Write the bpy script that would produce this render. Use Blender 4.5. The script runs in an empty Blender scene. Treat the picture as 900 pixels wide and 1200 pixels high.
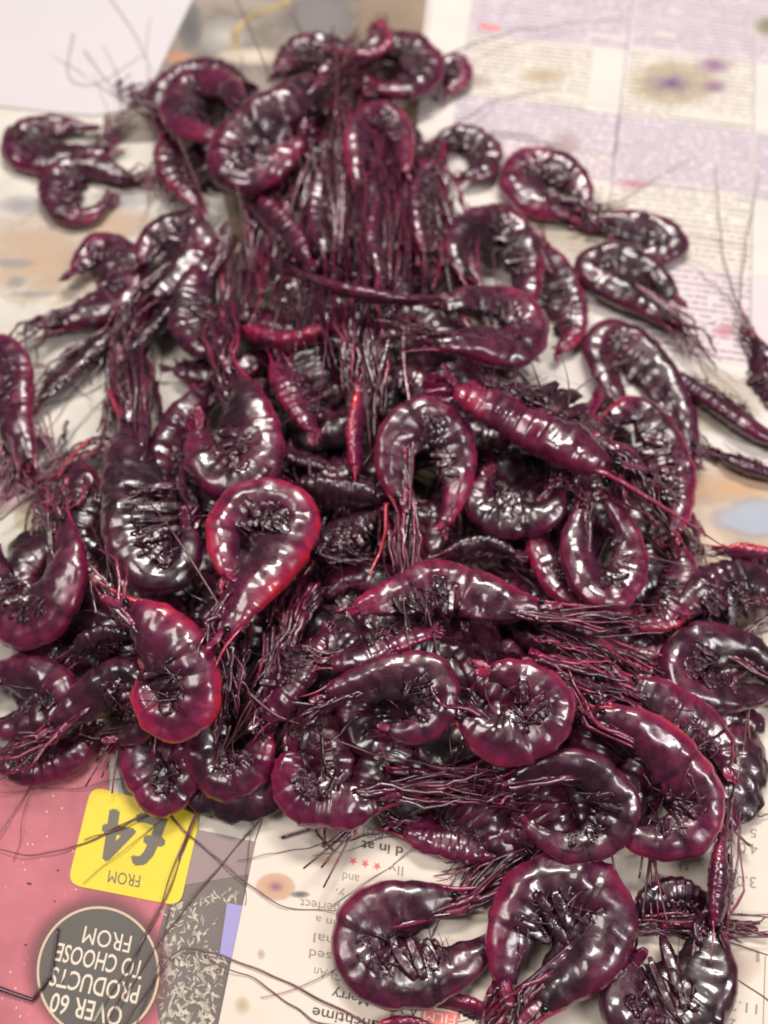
import bpy, math, random
import numpy as np
from mathutils import Vector, Matrix, noise
random.seed(11)
S = bpy.context.scene
COL = S.collection
R_ = math.radians

# ------------------------------------------------------------------ camera
TH, VF, DIST = R_(28), R_(62), 0.30
TV = math.tan(VF/2); THZ = TV*0.75
CP = Vector((0, -DIST*math.sin(TH), DIST*math.cos(TH)))
FW = Vector((0, math.sin(TH), -math.cos(TH))); UPV = Vector((0, math.cos(TH), math.sin(TH))); RT = Vector((1,0,0))
cd = bpy.data.cameras.new('camera'); cam = bpy.data.objects.new('camera', cd); COL.objects.link(cam)
cam.location = CP; cam.rotation_euler = (TH, 0, 0)
cd.sensor_fit = 'VERTICAL'; cd.sensor_height = 36; cd.sensor_width = 27; cd.lens = 18/TV
cd.clip_start = 0.01; cd.clip_end = 20
cd.dof.use_dof = True; cd.dof.focus_distance = 0.235; cd.dof.aperture_fstop = 6.8
S.camera = cam
# ------------------------------------------------------------------ world, lamps, exposure
W = bpy.data.worlds.new('World'); S.world = W; W.use_nodes = True
bg = W.node_tree.nodes['Background']; bg.inputs[0].default_value = (1.0, 0.93, 0.90, 1); bg.inputs[1].default_value = 0.085
def area(name, loc, target, sx, sy, power, col):
    l = bpy.data.lights.new(name, 'AREA'); l.shape = 'RECTANGLE'; l.size = sx; l.size_y = sy; l.energy = power; l.color = col
    o = bpy.data.objects.new(name, l); COL.objects.link(o); o.location = loc
    o.rotation_euler = (Vector(target)-Vector(loc)).to_track_quat('-Z', 'Y').to_euler(); return o
area('ceiling_lamp', (0.10, 0.75, 1.25), (0, 0.05, 0), 0.62, 0.20, 15, (1.0, 0.93, 0.86))
area('kitchen_lamp', (-0.55, 0.05, 1.2), (0, 0, 0), 0.45, 0.45, 6.5, (1.0, 0.92, 0.86))
area('window_light', (0.7, -0.35, 0.9), (0, 0.02, 0), 0.12, 0.60, 5.5, (1.0, 0.95, 0.93))
S.view_settings.view_transform = 'Standard'; S.view_settings.look = 'None'
S.view_settings.exposure = 0.13; S.view_settings.gamma = 1.0
S.render.engine = 'CYCLES'; S.cycles.use_denoising = True
S.cycles.max_bounces = 8; S.cycles.filter_width = 1.9

# ------------------------------------------------------------------ coordinates
def ray(px, py):
    return (FW + RT*((px-450)/450*THZ) + UPV*((600-py)/600*TV))
def on_plane(px, py, z=0.0):
    d = ray(px, py); t = (z-CP.z)/d.z
    return CP + d*t
def mm_per_px(p):                      # metres one photo pixel spans at point p
    return (p-CP).dot(FW)*2*TV/1200
BUMPS = []
for (px, py, h, sx, sy) in [(420,420,.030,.046,.062),(340,130,.022,.046,.040),(560,800,.020,.060,.032),(150,640,.018,.036,.050),
                            (700,560,.016,.034,.045),(330,780,.012,.045,.035),(760,880,.008,.04,.03),(470,250,.014,.034,.05),(860,730,.006,.025,.03)]:
    c = on_plane(px, py, h); BUMPS.append((c.x, c.y, h, sx, sy))
def H(x, y):
    s = 0
    for cx, cy, h, sx, sy in BUMPS:
        q = ((x-cx)/sx)**2+((y-cy)/sy)**2
        if q < 9: s += h*math.exp(-q*1.1)
    s = s-0.003
    if s <= 0: return 0.0
    return 0.046*math.tanh(s/0.046)
def surf(px, py, off=0.0):             # where the sight line through a photo point meets the pile's surface raised by off
    d = ray(px, py)
    t0, t1 = (0.075-CP.z)/d.z, (off-CP.z)/d.z
    n = 40; prev = t0
    for i in range(1, n+1):
        t = t0+(t1-t0)*i/n; p = CP+d*t
        if p.z <= H(p.x, p.y)+off:
            lo, hi = prev, t
            for _ in range(12):
                m = (lo+hi)/2; q = CP+d*m
                if q.z <= H(q.x, q.y)+off: hi = m
                else: lo = m
            return CP+d*hi
        prev = t
    return CP+d*t1

# ------------------------------------------------------------------ object helpers
def tag(o, label=None, cat=None, group=None, kind=None):
    for k, v in (('label',label),('category',cat),('group',group),('kind',kind)):
        if v: o[k] = v
    return o
def mesh(name, V, F, mat, parent=None, smooth=True, tint=None, uv=None, wr=None):
    me = bpy.data.meshes.new(name); me.from_pydata([tuple(v) for v in V], [], F)
    me.materials.append(mat)
    if smooth: me.polygons.foreach_set('use_smooth', [True]*len(me.polygons))
    if tint is not None:
        a = me.attributes.new('tint', 'FLOAT', 'POINT')
        a.data.foreach_set('value', tint if hasattr(tint, '__len__') else [tint]*len(V))
    if tint is not None:
        a = me.attributes.new('wrinkle', 'FLOAT', 'POINT')
        a.data.foreach_set('value', wr if wr is not None else [.6]*len(V))
    if uv is not None:
        u = me.uv_layers.new(name='uv')
        for l in me.loops: u.data[l.index].uv = uv[l.vertex_index]
    me.update()
    o = bpy.data.objects.new(name, me); COL.objects.link(o)
    if parent:
        o.parent = parent; o.matrix_parent_inverse = Matrix.Translation(-parent.location)
    return o
def catmull(P, n):
    P = [Vector(p) for p in P]
    if len(P) == 2: P = [P[0], (P[0]+P[1])/2, P[1]]
    Q = [P[0]*2-P[1]]+P+[P[-1]*2-P[-2]]
    dense = []
    for i in range(1, len(Q)-2):
        for k in range(14):
            t = k/14; a, b, c, d = Q[i-1], Q[i], Q[i+1], Q[i+2]
            dense.append(0.5*((2*b)+(c-a)*t+(2*a-5*b+4*c-d)*t*t+(3*b-a-3*c+d)*t**3))
    dense.append(P[-1])
    L = [0]
    for i in range(1, len(dense)): L.append(L[-1]+(dense[i]-dense[i-1]).length)
    out = []; j = 0
    for k in range(n):
        s = L[-1]*k/(n-1)
        while j < len(L)-2 and L[j+1] < s: j += 1
        f = (s-L[j])/max(1e-9, L[j+1]-L[j]); out.append(dense[j].lerp(dense[j+1], min(1, max(0, f))))
    return out, L[-1]
def tube(P, rad, sides=5, flat=1.0, up=Vector((0,0,1)), base=0):
    """a tapering tube through P; flat < 1 squashes it; returns verts, faces"""
    V, F = [], []
    n = len(P)
    for i, p in enumerate(P):
        t = (P[min(i+1, n-1)]-P[max(i-1, 0)]);
        t = t.normalized() if t.length > 1e-9 else Vector((0,1,0))
        a = t.cross(up); a = a.normalized() if a.length > 1e-4 else Vector((1,0,0)); b = a.cross(t)
        r = rad(i/(n-1))
        for k in range(sides):
            an = 2*math.pi*k/sides
            V.append(p+a*(math.cos(an)*r)+b*(math.sin(an)*r*flat))
    for i in range(n-1):
        for k in range(sides):
            k2 = (k+1) % sides
            F.append((base+i*sides+k, base+i*sides+k2, base+(i+1)*sides+k2, base+(i+1)*sides+k))
    F.append(tuple(base+k for k in reversed(range(sides)))); F.append(tuple(base+(n-1)*sides+k for k in range(sides)))
    return V, F

# ------------------------------------------------------------------ materials
def nodes(name):
    m = bpy.data.materials.new(name); m.use_nodes = True; nt = m.node_tree
    return m, nt, nt.nodes['Principled BSDF'], nt.nodes, nt.links
def ramp(N, stops):
    r = N.new('ShaderNodeValToRGB'); e = r.color_ramp.elements
    while len(e) > 1: e.remove(e[0])
    e[0].position = stops[0][0]; e[0].color = (*stops[0][1], 1)
    for p, c in stops[1:]:
        x = e.new(p); x.color = (*c, 1)
    return r
def shell_material():
    m, nt, b, N, L = nodes('wet_prawn_shell')
    at = N.new('ShaderNodeAttribute'); at.attribute_name = 'tint'
    tc = N.new('ShaderNodeNewGeometry')
    n1 = N.new('ShaderNodeTexNoise'); n1.inputs['Scale'].default_value = 260; n1.inputs['Detail'].default_value = 4; n1.inputs['Roughness'].default_value = .6
    n2 = N.new('ShaderNodeTexNoise'); n2.inputs['Scale'].default_value = 800; n2.inputs['Detail'].default_value = 3; n2.inputs['Distortion'].default_value = 1.5
    n3 = N.new('ShaderNodeTexNoise'); n3.inputs['Scale'].default_value = 230; n3.inputs['Detail'].default_value = 1.6; n3.inputs['Roughness'].default_value = .5; n3.inputs['Distortion'].default_value = 1.0
    for n in (n1, n2, n3): L.new(tc.outputs['Position'], n.inputs['Vector'])
    a = N.new('ShaderNodeMath'); a.operation = 'MULTIPLY_ADD'; a.inputs[1].default_value = .5; a.inputs[2].default_value = -.25
    L.new(n1.outputs['Fac'], a.inputs[0])
    s = N.new('ShaderNodeMath'); s.operation = 'ADD'; s.use_clamp = True
    L.new(at.outputs['Fac'], s.inputs[0]); L.new(a.outputs[0], s.inputs[1])
    r = ramp(N, [(0,(.018,.005,.011)), (.25,(.056,.006,.025)), (.5,(.135,.007,.045)), (.75,(.29,.010,.064)), (.9,(.46,.012,.050)), (1,(.56,.014,.012))])
    L.new(s.outputs[0], r.inputs[0]); L.new(r.outputs[0], b.inputs['Base Color'])
    rr = N.new('ShaderNodeMapRange'); rr.inputs['From Min'].default_value = .35; rr.inputs['From Max'].default_value = .7
    rr.inputs['To Min'].default_value = .2; rr.inputs['To Max'].default_value = .5
    L.new(n1.outputs['Fac'], rr.inputs['Value']); L.new(rr.outputs[0], b.inputs['Roughness'])
    b.inputs['Coat Weight'].default_value = .9; n5 = N.new('ShaderNodeTexNoise'); n5.inputs['Scale'].default_value = 110; n5.inputs['Detail'].default_value = 3; L.new(tc.outputs['Position'], n5.inputs['Vector']); cr = N.new('ShaderNodeMapRange'); cr.inputs['From Min'].default_value = .4; cr.inputs['From Max'].default_value = .65; cr.inputs['To Min'].default_value = .06; cr.inputs['To Max'].default_value = .30; L.new(n5.outputs['Fac'], cr.inputs['Value']); L.new(cr.outputs[0], b.inputs['Coat Roughness']); b.inputs['Coat IOR'].default_value = 1.5
    b.inputs['Specular IOR Level'].default_value = .6
    b.inputs['Subsurface Weight'].default_value = .2; b.inputs['Subsurface Radius'].default_value = (1,.2,.3); b.inputs['Subsurface Scale'].default_value = .0025
    mx = N.new('ShaderNodeMath'); mx.operation = 'MULTIPLY_ADD'; mx.inputs[1].default_value = .2
    L.new(n2.outputs['Fac'], mx.inputs[0]); L.new(n3.outputs['Fac'], mx.inputs[2])
    bp = N.new('ShaderNodeBump'); bp.inputs['Distance'].default_value = .0010
    wa = N.new('ShaderNodeAttribute'); wa.attribute_name = 'wrinkle'; wm = N.new('ShaderNodeMath'); wm.operation = 'MULTIPLY'; wm.inputs[1].default_value = .42; L.new(wa.outputs['Fac'], wm.inputs[0]); L.new(wm.outputs[0], bp.inputs['Strength'])
    L.new(mx.outputs[0], bp.inputs['Height']); L.new(bp.outputs[0], b.inputs['Normal'])
    bc = N.new('ShaderNodeBump'); L.new(wm.outputs[0], bc.inputs['Strength']); bc.inputs['Distance'].default_value = .0010
    L.new(n3.outputs['Fac'], bc.inputs['Height']); L.new(bc.outputs[0], b.inputs['Coat Normal'])
    return m
SHELL = shell_material()
def simple(name, col, rough=.5, var=0.0, scale=300, coat=0.0, bump=0.0):
    m, nt, b, N, L = nodes(name)
    b.inputs['Roughness'].default_value = rough; b.inputs['Coat Weight'].default_value = coat
    g = N.new('ShaderNodeNewGeometry'); n = N.new('ShaderNodeTexNoise'); n.inputs['Scale'].default_value = scale; n.inputs['Detail'].default_value = 5
    L.new(g.outputs['Position'], n.inputs['Vector'])
    lo = tuple(c*(1-var) for c in col); hi = tuple(min(1, c*(1+var)) for c in col)
    r = ramp(N, [(.3, lo), (.7, hi)]); L.new(n.outputs['Fac'], r.inputs[0]); L.new(r.outputs[0], b.inputs['Base Color'])
    if bump:
        bp = N.new('ShaderNodeBump'); bp.inputs['Strength'].default_value = bump; bp.inputs['Distance'].default_value = .0006
        L.new(n.outputs['Fac'], bp.inputs['Height']); L.new(bp.outputs[0], b.inputs['Normal'])
    return m
EYE = simple('prawn_eye', (.006,.004,.006), .15, .2, 500, .8)
FEEL = simple('feeler_filament', (.15,.055,.07), .4, .4, 200, .4)

# ------------------------------------------------------------------ prawn builder
NR, NA = 76, 28
SEG = [.38,.47,.56,.65,.74,.83,.94]
def profile(s):
    K = [(0,.22),(.03,.48),(.08,.70),(.16,.92),(.26,1.06),(.36,1.05),(.40,1.0),(.50,1.06),(.60,1.03),(.70,.96),(.80,.84),(.90,.68),(.97,.50),(1,.34)]
    for (a, ra), (b, rb) in zip(K, K[1:]):
        if s <= b:
            f = (s-a)/(b-a); f = f*f*(3-2*f); return ra+(rb-ra)*f
    return K[-1][1]
def frames(C, nrm, side, roll):
    out = []; n = len(C)
    for i, p in enumerate(C):
        t = (C[min(i+1, n-1)]-C[max(i-1, 0)]).normalized()
        N = nrm(p); N = (N-t*N.dot(t)).normalized(); B = t.cross(N)*side
        D = B*math.cos(roll)+N*math.sin(roll); La = N*math.cos(roll)-B*math.sin(roll)
        out.append((t, D, La))
    return out
def up_normal(p):
    e = .004
    g = Vector((-(H(p.x+e, p.y)-H(p.x-e, p.y))/(2*e)*.7, -(H(p.x, p.y+e)-H(p.x, p.y-e))/(2*e)*.7, 1)).normalized()
    return (g+(CP-p).normalized()*.35).normalized()
def ventral_reach(C, FR, r0, deep):
    """how far the underside of each ring may reach towards the middle of the curl, in radii"""
    n = len(C); out = []
    for i in range(n):
        a, b = max(0, i-7), min(n-1, i+7); s = i/(n-1)
        ang = FR[a][0].angle(FR[b][0], 0); ln = sum((C[k+1]-C[k]).length for k in range(a, b))
        Rc = ln/max(.05, ang)
        bell = math.exp(-((s-.55)/.24)**2)
        want = profile(s)*(1+deep*(.30*(s > .05)+1.25*bell))
        out.append(max(profile(s)*.8, min(want, (.92 if deep < 1.2 else 1.15)*Rc/r0)))
    for _ in range(3): out = [sum(out[max(0, i-3):i+4])/len(out[max(0, i-3):i+4]) for i in range(n)]
    return out
def body_mesh(C, FR, r0, mag, seed, deep=1.0, tailred=0.0, seam=.16):
    V, T, F = [], [], []
    n = len(C); RE = ventral_reach(C, FR, r0, deep); WR = []; hue = math.sin(seed*12.9)*.10
    for i in range(n):
        s = i/(n-1); t, D, La = FR[i]; r = profile(s)*r0; seg = -1; f = 0
        ab = s > SEG[0]
        if ab:
            for k in range(6):
                if SEG[k] <= s < SEG[k+1]:
                    seg = k; f = (s-SEG[k])/(SEG[k+1]-SEG[k])
            if seg >= 0: r *= .955+.085*f**.75+.03*noise.noise(Vector((seg*3.1, seed, f*2)))
        elif s > .345: r *= 1.03
        for k in range(NA):
            a = 2*math.pi*k/NA; c, l = math.cos(a), math.sin(a)
            d = c; lat = l*.60; edge = -.30-(.22*math.sin(math.pi*f) if seg >= 0 else .05); under = 1.0 if c < edge else 0.0
            if c < 0:
                d = -(abs(c)**.85)*(.82 if ab else .9)
                d *= RE[i]/profile(s); lat *= 1-.25*abs(c)
                if ab:
                    d += .42*math.exp(-(l/.42)**2)
                    if seg >= 0: d -= .13*math.sin(math.pi*f)*math.exp(-((abs(l)-.55)/.3)**2)
                else: d += .12*math.exp(-(l/.4)**2)
            if under: lat *= .80 if ab else .88
            P = C[i]+D*(d*r)+La*(lat*r)
            q = P*130+Vector((seed*7.3, seed*3.1, 0))
            w = noise.noise(q)*.15+noise.noise(q*2.4)*.10-abs(noise.noise(Vector((i*.045+seed, k*.62, seed*2))))*.16-abs(noise.noise(q*4.6))*.07+.05
            ven = max(0, -c); P = P+(D*c+La*l)*(w*.66*r*(.75+.55*abs(l)+1.5*ven))
            WR.append((1.0 if ab else .6) if under else .26+.25*max(0, .2-c))
            V.append(P)
            dors = max(0, c)
            tv = .17+hue+mag*(.55*dors**2+.22)+(.14*mag+tailred)*min(1, max(0, (s-.72)/.12))-.10*under  # soft underside tinted darker, with the folds' shade painted in
            tv += noise.noise(q*.55)*.26+noise.noise(q*1.7)*.12
            if not ab: tv -= .05*(1-dors)
            if seg >= 0 and f < .14: tv -= seam
            T.append(max(0, min(.93, tv)))
    for i in range(n-1):
        for k in range(NA):
            k2 = (k+1) % NA; F.append((i*NA+k, i*NA+k2, (i+1)*NA+k2, (i+1)*NA+k))
    V.append(C[0]-FR[0][0]*r0*.10); T.append(.1); V.append(C[-1]+FR[-1][0]*r0*.1); T.append(.4); WR += [.4, .4]; body_mesh.wr = WR
    a, b = len(V)-2, len(V)-1
    for k in range(NA):
        k2 = (k+1) % NA; F.append((a, k2, k)); F.append((b, (n-1)*NA+k, (n-1)*NA+k2))
    return V, F, T
def blade(p, d, w, nrm, L, wid, rnd, curl=.15):
    """a flat, slightly wrinkled leaf-shaped plate"""
    n = 8; V, F = [], []
    d = d.normalized(); sd = d.cross(nrm).normalized(); up = sd.cross(d)
    for i in range(n):
        u = i/(n-1); ww = wid*(.35+.65*math.sin(math.pi*(.1+u*.78)))*(1 if u < 1 else .7)
        c = p+d*(L*u)+up*(curl*L*u*u)+up*(noise.noise(Vector((rnd*9, u*4, 0)))*L*.07)
        for k in range(6):
            a = 2*math.pi*k/6
            V.append(c+sd*(math.cos(a)*ww*(1+.5*noise.noise(Vector((rnd*3+k*2, u*7, 4)))))+up*(math.sin(a)*ww*.12+noise.noise(Vector((rnd*5+k, u*5, 1)))*ww*.5))
    for i in range(n-1):
        for k in range(6):
            k2 = (k+1) % 6; F.append((i*6+k, i*6+k2, (i+1)*6+k2, (i+1)*6+k))
    F.append(tuple(reversed(range(6)))); F.append(tuple((n-1)*6+k for k in range(6)))
    return V, F
def ball(p, r, sx=1.0):
    V, F = [], []
    for i in range(7):
        th = math.pi*i/6
        for k in range(8):
            ph = 2*math.pi*k/8; V.append(p+Vector((math.sin(th)*math.cos(ph), math.sin(th)*math.sin(ph), math.cos(th)))*r)
    for i in range(6):
        for k in range(8): F.append((i*8+k, i*8+(k+1) % 8, (i+1)*8+(k+1) % 8, (i+1)*8+k))
    return V, F
def keep_up(p, off):                    # nothing sinks through the paper
    z = off+max(0, H(p.x, p.y)-.006)
    if p.z < z: p.z = z
    return p
def leg_mesh(root, j1, tip, r, rnd, drop=True):
    mid = j1.lerp(tip, .5)+Vector((rnd.uniform(-1,1), rnd.uniform(-1,1), rnd.uniform(0,1)))*r*5
    pts = []
    for a, b, n in ((root, j1, 4), (j1, mid, 5), (mid, tip, 5)):
        for i in range(n): pts.append(a.lerp(b, i/n))
    pts.append(tip)
    ph = rnd.uniform(0, 9)
    pts = [p+Vector((noise.noise(p*300+Vector((ph,0,0))), noise.noise(p*300+Vector((0,ph,0))), noise.noise(p*300+Vector((0,0,ph)))))*r*.9 for p in pts]
    for p in pts: keep_up(p, r)
    def rad(u):
        b = 1.0 if u < .3 else (.8 if u < .62 else .55)
        return r*b*(1-.35*u)*(1.25 if abs(u-.3) < .04 or abs(u-.62) < .04 else 1)*(1 if u < .97 else .4)
    return tube(pts, rad, 6, .62)
def antenna(path, parent, r=.00022):
    C, L = catmull(path, 46)
    ph = random.random()*50
    C = [p+Vector((noise.noise(Vector((ph, i*.17, 0))), noise.noise(Vector((ph, i*.17, 5))), noise.noise(Vector((ph, i*.17, 9)))))*.0011 for i, p in enumerate(C)]
    V, F = tube(C, lambda u: r*(1.25-.85*u), 5)
    return mesh('antenna', V, F, FEEL, parent)

def prawn(spec):
    path, w, label = spec['p'], spec['w'], spec['label']
    lift, mag, roll = spec.get('z', 0)*.001, spec.get('m', .6), R_(spec.get('roll', 8))
    rnd = random.Random(hash_of(label))
    p0 = on_plane(path[len(path)//2][0], path[len(path)//2][1], .02)
    r0 = w*.5*mm_per_px(p0)*spec.get('fat', 1.12)
    pts = []
    for q in path:
        dz = q[2]*.001 if len(q) > 2 else 0
        pts.append(surf(q[0], q[1], max(r0*.62, .0015)+lift+dz))
    C, L = catmull(pts, NR)
    # smooth heights so a curl lies as one plane
    zs = [p.z for p in C]; zs = [sum(zs[max(0, i-9):i+10])/len(zs[max(0, i-9):i+10]) for i in range(len(zs))]
    for p, z in zip(C, zs): p.z = z
    tz = 0
    for i in range(1, len(path)-1):
        a = (path[i][0]-path[i-1][0], path[i][1]-path[i-1][1]); b = (path[i+1][0]-path[i][0], path[i+1][1]-path[i][1])
        tz += a[0]*b[1]-a[1]*b[0]
    # dorsal side is outside the curl: image turning clockwise (tz>0) curls to the right of travel
    side = 1 if tz < 0 else -1
    side *= spec.get('flip', 1)
    FR = frames(C, up_normal, side, roll)
    root = bpy.data.objects.new('prawn', None); COL.objects.link(root)
    c = C[NR//2]; root.location = (c.x, c.y, max(0, min(p.z for p in C)-r0*.7)); root.empty_display_size = .005
    tag(root, label, 'prawn', GROUP)
    V, F, T = body_mesh(C, FR, r0, mag, rnd.random()*40, math.cos(roll)*spec.get('deep', 1), spec.get('tailred', 0)); RE = ventral_reach(C, FR, r0, math.cos(roll)*spec.get('deep', 1))
    for v in V: v.z = max(v.z, .0003+.0001*rnd.random())
    mesh('body', V, F, SHELL, root, tint=T, wr=body_mesh.wr)
    # rostrum, scales, eyes
    t0, D0, L0 = FR[3]; fw = (C[0]-C[6]).normalized(); h = C[1]
    rl = spec.get('ros', 1.0)
    tip = h+fw*r0*1.5*rl+D0*r0*.35
    P = [C[5]+D0*r0*.5, h+D0*r0*.32+fw*r0*.2, h+fw*r0*.8*rl+D0*r0*.28, tip]
    for q in P: keep_up(q, .0008)
    P, _ = catmull(P, 10)
    V, F = tube(P, lambda u: r0*.13*(1-.9*u)+.0001, 6, .6, L0)
    mesh('rostrum', V, F, SHELL, root, tint=min(.97, .45+mag*.5))
    for sd in (-1, 1):
        pe = C[3]+D0*r0*.18+L0*sd*r0*.38+fw*r0*.35
        V, F = ball(pe, r0*.17); mesh('eye', V, F, EYE, root)
        a = h+L0*sd*r0*.22-D0*r0*.05
        V, F = blade(a, fw+L0*sd*.25+Vector((0,0,-.05)), 0, L0, r0*1.15, r0*.2, rnd.random())
        for v in V: keep_up(v, .0004)
        mesh('antennal_scale', V, F, SHELL, root, tint=.3+mag*.3)
    # walking legs
    if 'lt' in spec:
        q = spec['lt']; aim = surf(q[0], q[1], .003+lift*.9+(q[2]*.001 if len(q) > 2 else 0)); LL = (aim-h).length; fdir = (aim-h).normalized()
    else:
        fdir = (fw*1.0-D0*.35).normalized(); LL = r0*3.2
    nl = spec.get('legs', 10)+(2 if spec.get('legs', 10) > 4 else 0)
    for i in range(nl):
        k = int((.06+.27*min(1, (i//2)/6))*NR); sd = 1 if i % 2 else -1
        t, D, La = FR[k]
        rt = C[k]-D*(r0*profile(k/NR)*.62)+La*(sd*r0*.32)
        j1 = h+fdir*(r0*rnd.uniform(-.1,.5))-D*(r0*rnd.uniform(.25,.85))+La*(sd*r0*rnd.uniform(.1,.45))
        perp = fdir.cross(Vector((0,0,1))).normalized()
        tp = h+fdir*(LL*rnd.uniform(.6,1.1))+perp*(r0*rnd.uniform(-.95,.95))+Vector((0,0,rnd.uniform(-.4,.5)*r0))
        V, F = leg_mesh(rt, j1, tp, max(.00042, r0*rnd.uniform(.075,.17)), rnd)
        mesh('leg', V, F, SHELL, root, tint=rnd.choice((.15,.22,.3,.38,.45,.6 if mag > .4 else .3))+rnd.uniform(-.05,.05))
    # swimmerets: crumpled paddles lying over the flank and filling the curl
    for j in range(5):
        sg = SEG[j]+.05; k = int(sg*NR); t, D, La = FR[k]; rr = r0*profile(sg); ex = max(rr*.7, RE[k]*r0)
        VV, FF = [], []; lean = rnd.uniform(-.5,.15)
        for sd in (1, -1):
            for e in range(5 if sd == 1 else 2):
                d = (-D+t*(lean+rnd.uniform(-.28,.28))+La*sd*rnd.uniform(-.3,.0))
                V, F = blade(C[k]-D*rr*rnd.uniform(.0,.3)+La*sd*rr*rnd.uniform(.42,.66)+t*rr*rnd.uniform(-.3,.3), d, 0, La, ex*rnd.uniform(.4,.9), rr*rnd.uniform(.18,.34), rnd.random()*9, rnd.uniform(-.25,.15))
                b = len(VV); VV += V; FF += [tuple(x+b for x in f) for f in F]
        for e in range(4):                   # ragged bristles between the paddles
            a = C[k]-D*rr*rnd.uniform(-.1,.7)+La*rr*rnd.uniform(.45,.8)+t*rr*rnd.uniform(-.4,.4)
            d = (-D*rnd.uniform(.3,1)+t*rnd.uniform(-1,1)+La*rnd.uniform(-.1,.35)).normalized(); ln = ex*rnd.uniform(.5,1.1)
            bend = Vector((rnd.uniform(-1,1), rnd.uniform(-1,1), rnd.uniform(-.3,.3)))*ln*.25
            P = [a+d*ln*u+bend*u*u*1.5+La*(-.25*ln*u*u) for u in (0,.25,.5,.75,1)]; q = rr*rnd.uniform(.02,.055)
            V, F = tube(P, lambda u: q*(1.1-.8*u), 4, .7, base=len(VV)); VV += V; FF += F
        for v in VV: v.z = max(v.z, .0004)
        mesh('swimmeret', VV, FF, SHELL, root, tint=rnd.uniform(.06,.30))
    # tail fan
    t, D, La = FR[-1]; VV, FF = [], []
    for q in (-2,-1,0,1,2):
        V, F = blade(C[-1]-t*r0*.25, t+La*q*.24-D*.13*abs(q)*(1 if q > 0 else -1), 0, La if abs(q) == 2 else D, r0*(1.35-.1*abs(q)), r0*.24, rnd.random()*9)
        b = len(VV); VV += V; FF += [tuple(x+b for x in f) for f in F]
    for v in VV: v.z = max(v.z, .0004)
    mesh('tail_fan', VV, FF, SHELL, root, tint=min(.95, .3+mag*.5))
    # long feelers
    ants = spec.get('ant')
    if ants is None:
        ants = []
        for i in range(2):
            a = math.atan2(fdir.y, fdir.x)+rnd.uniform(-.5,.5); cv = rnd.uniform(-9,9); p = h.copy(); P = [p.copy()]
            for s in range(rnd.randint(4, 7)):
                a += cv*.012; p = p+Vector((math.cos(a), math.sin(a), 0))*.012
                q = p.copy(); q.z = H(p.x, p.y)+.0014+rnd.uniform(0,.004)*(H(p.x,p.y) > .004); P.append(q)
            antenna(P, root, .0002)
    for A in ants:
        P = []
        for i, q in enumerate(A):
            P.append(surf(q[0], q[1], .0016+(q[2]*.001 if len(q) > 2 else (.004 if H(*surf(q[0], q[1]).xy) > .003 else 0))))
        antenna(P, root, spec.get('ar', .00030))
    return root
def hash_of(s):
    h = 7
    for c in s: h = (h*31+ord(c)) & 0xffffffff
    return h
GROUP = 'cooked purple prawns heaped on newspaper'
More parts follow.
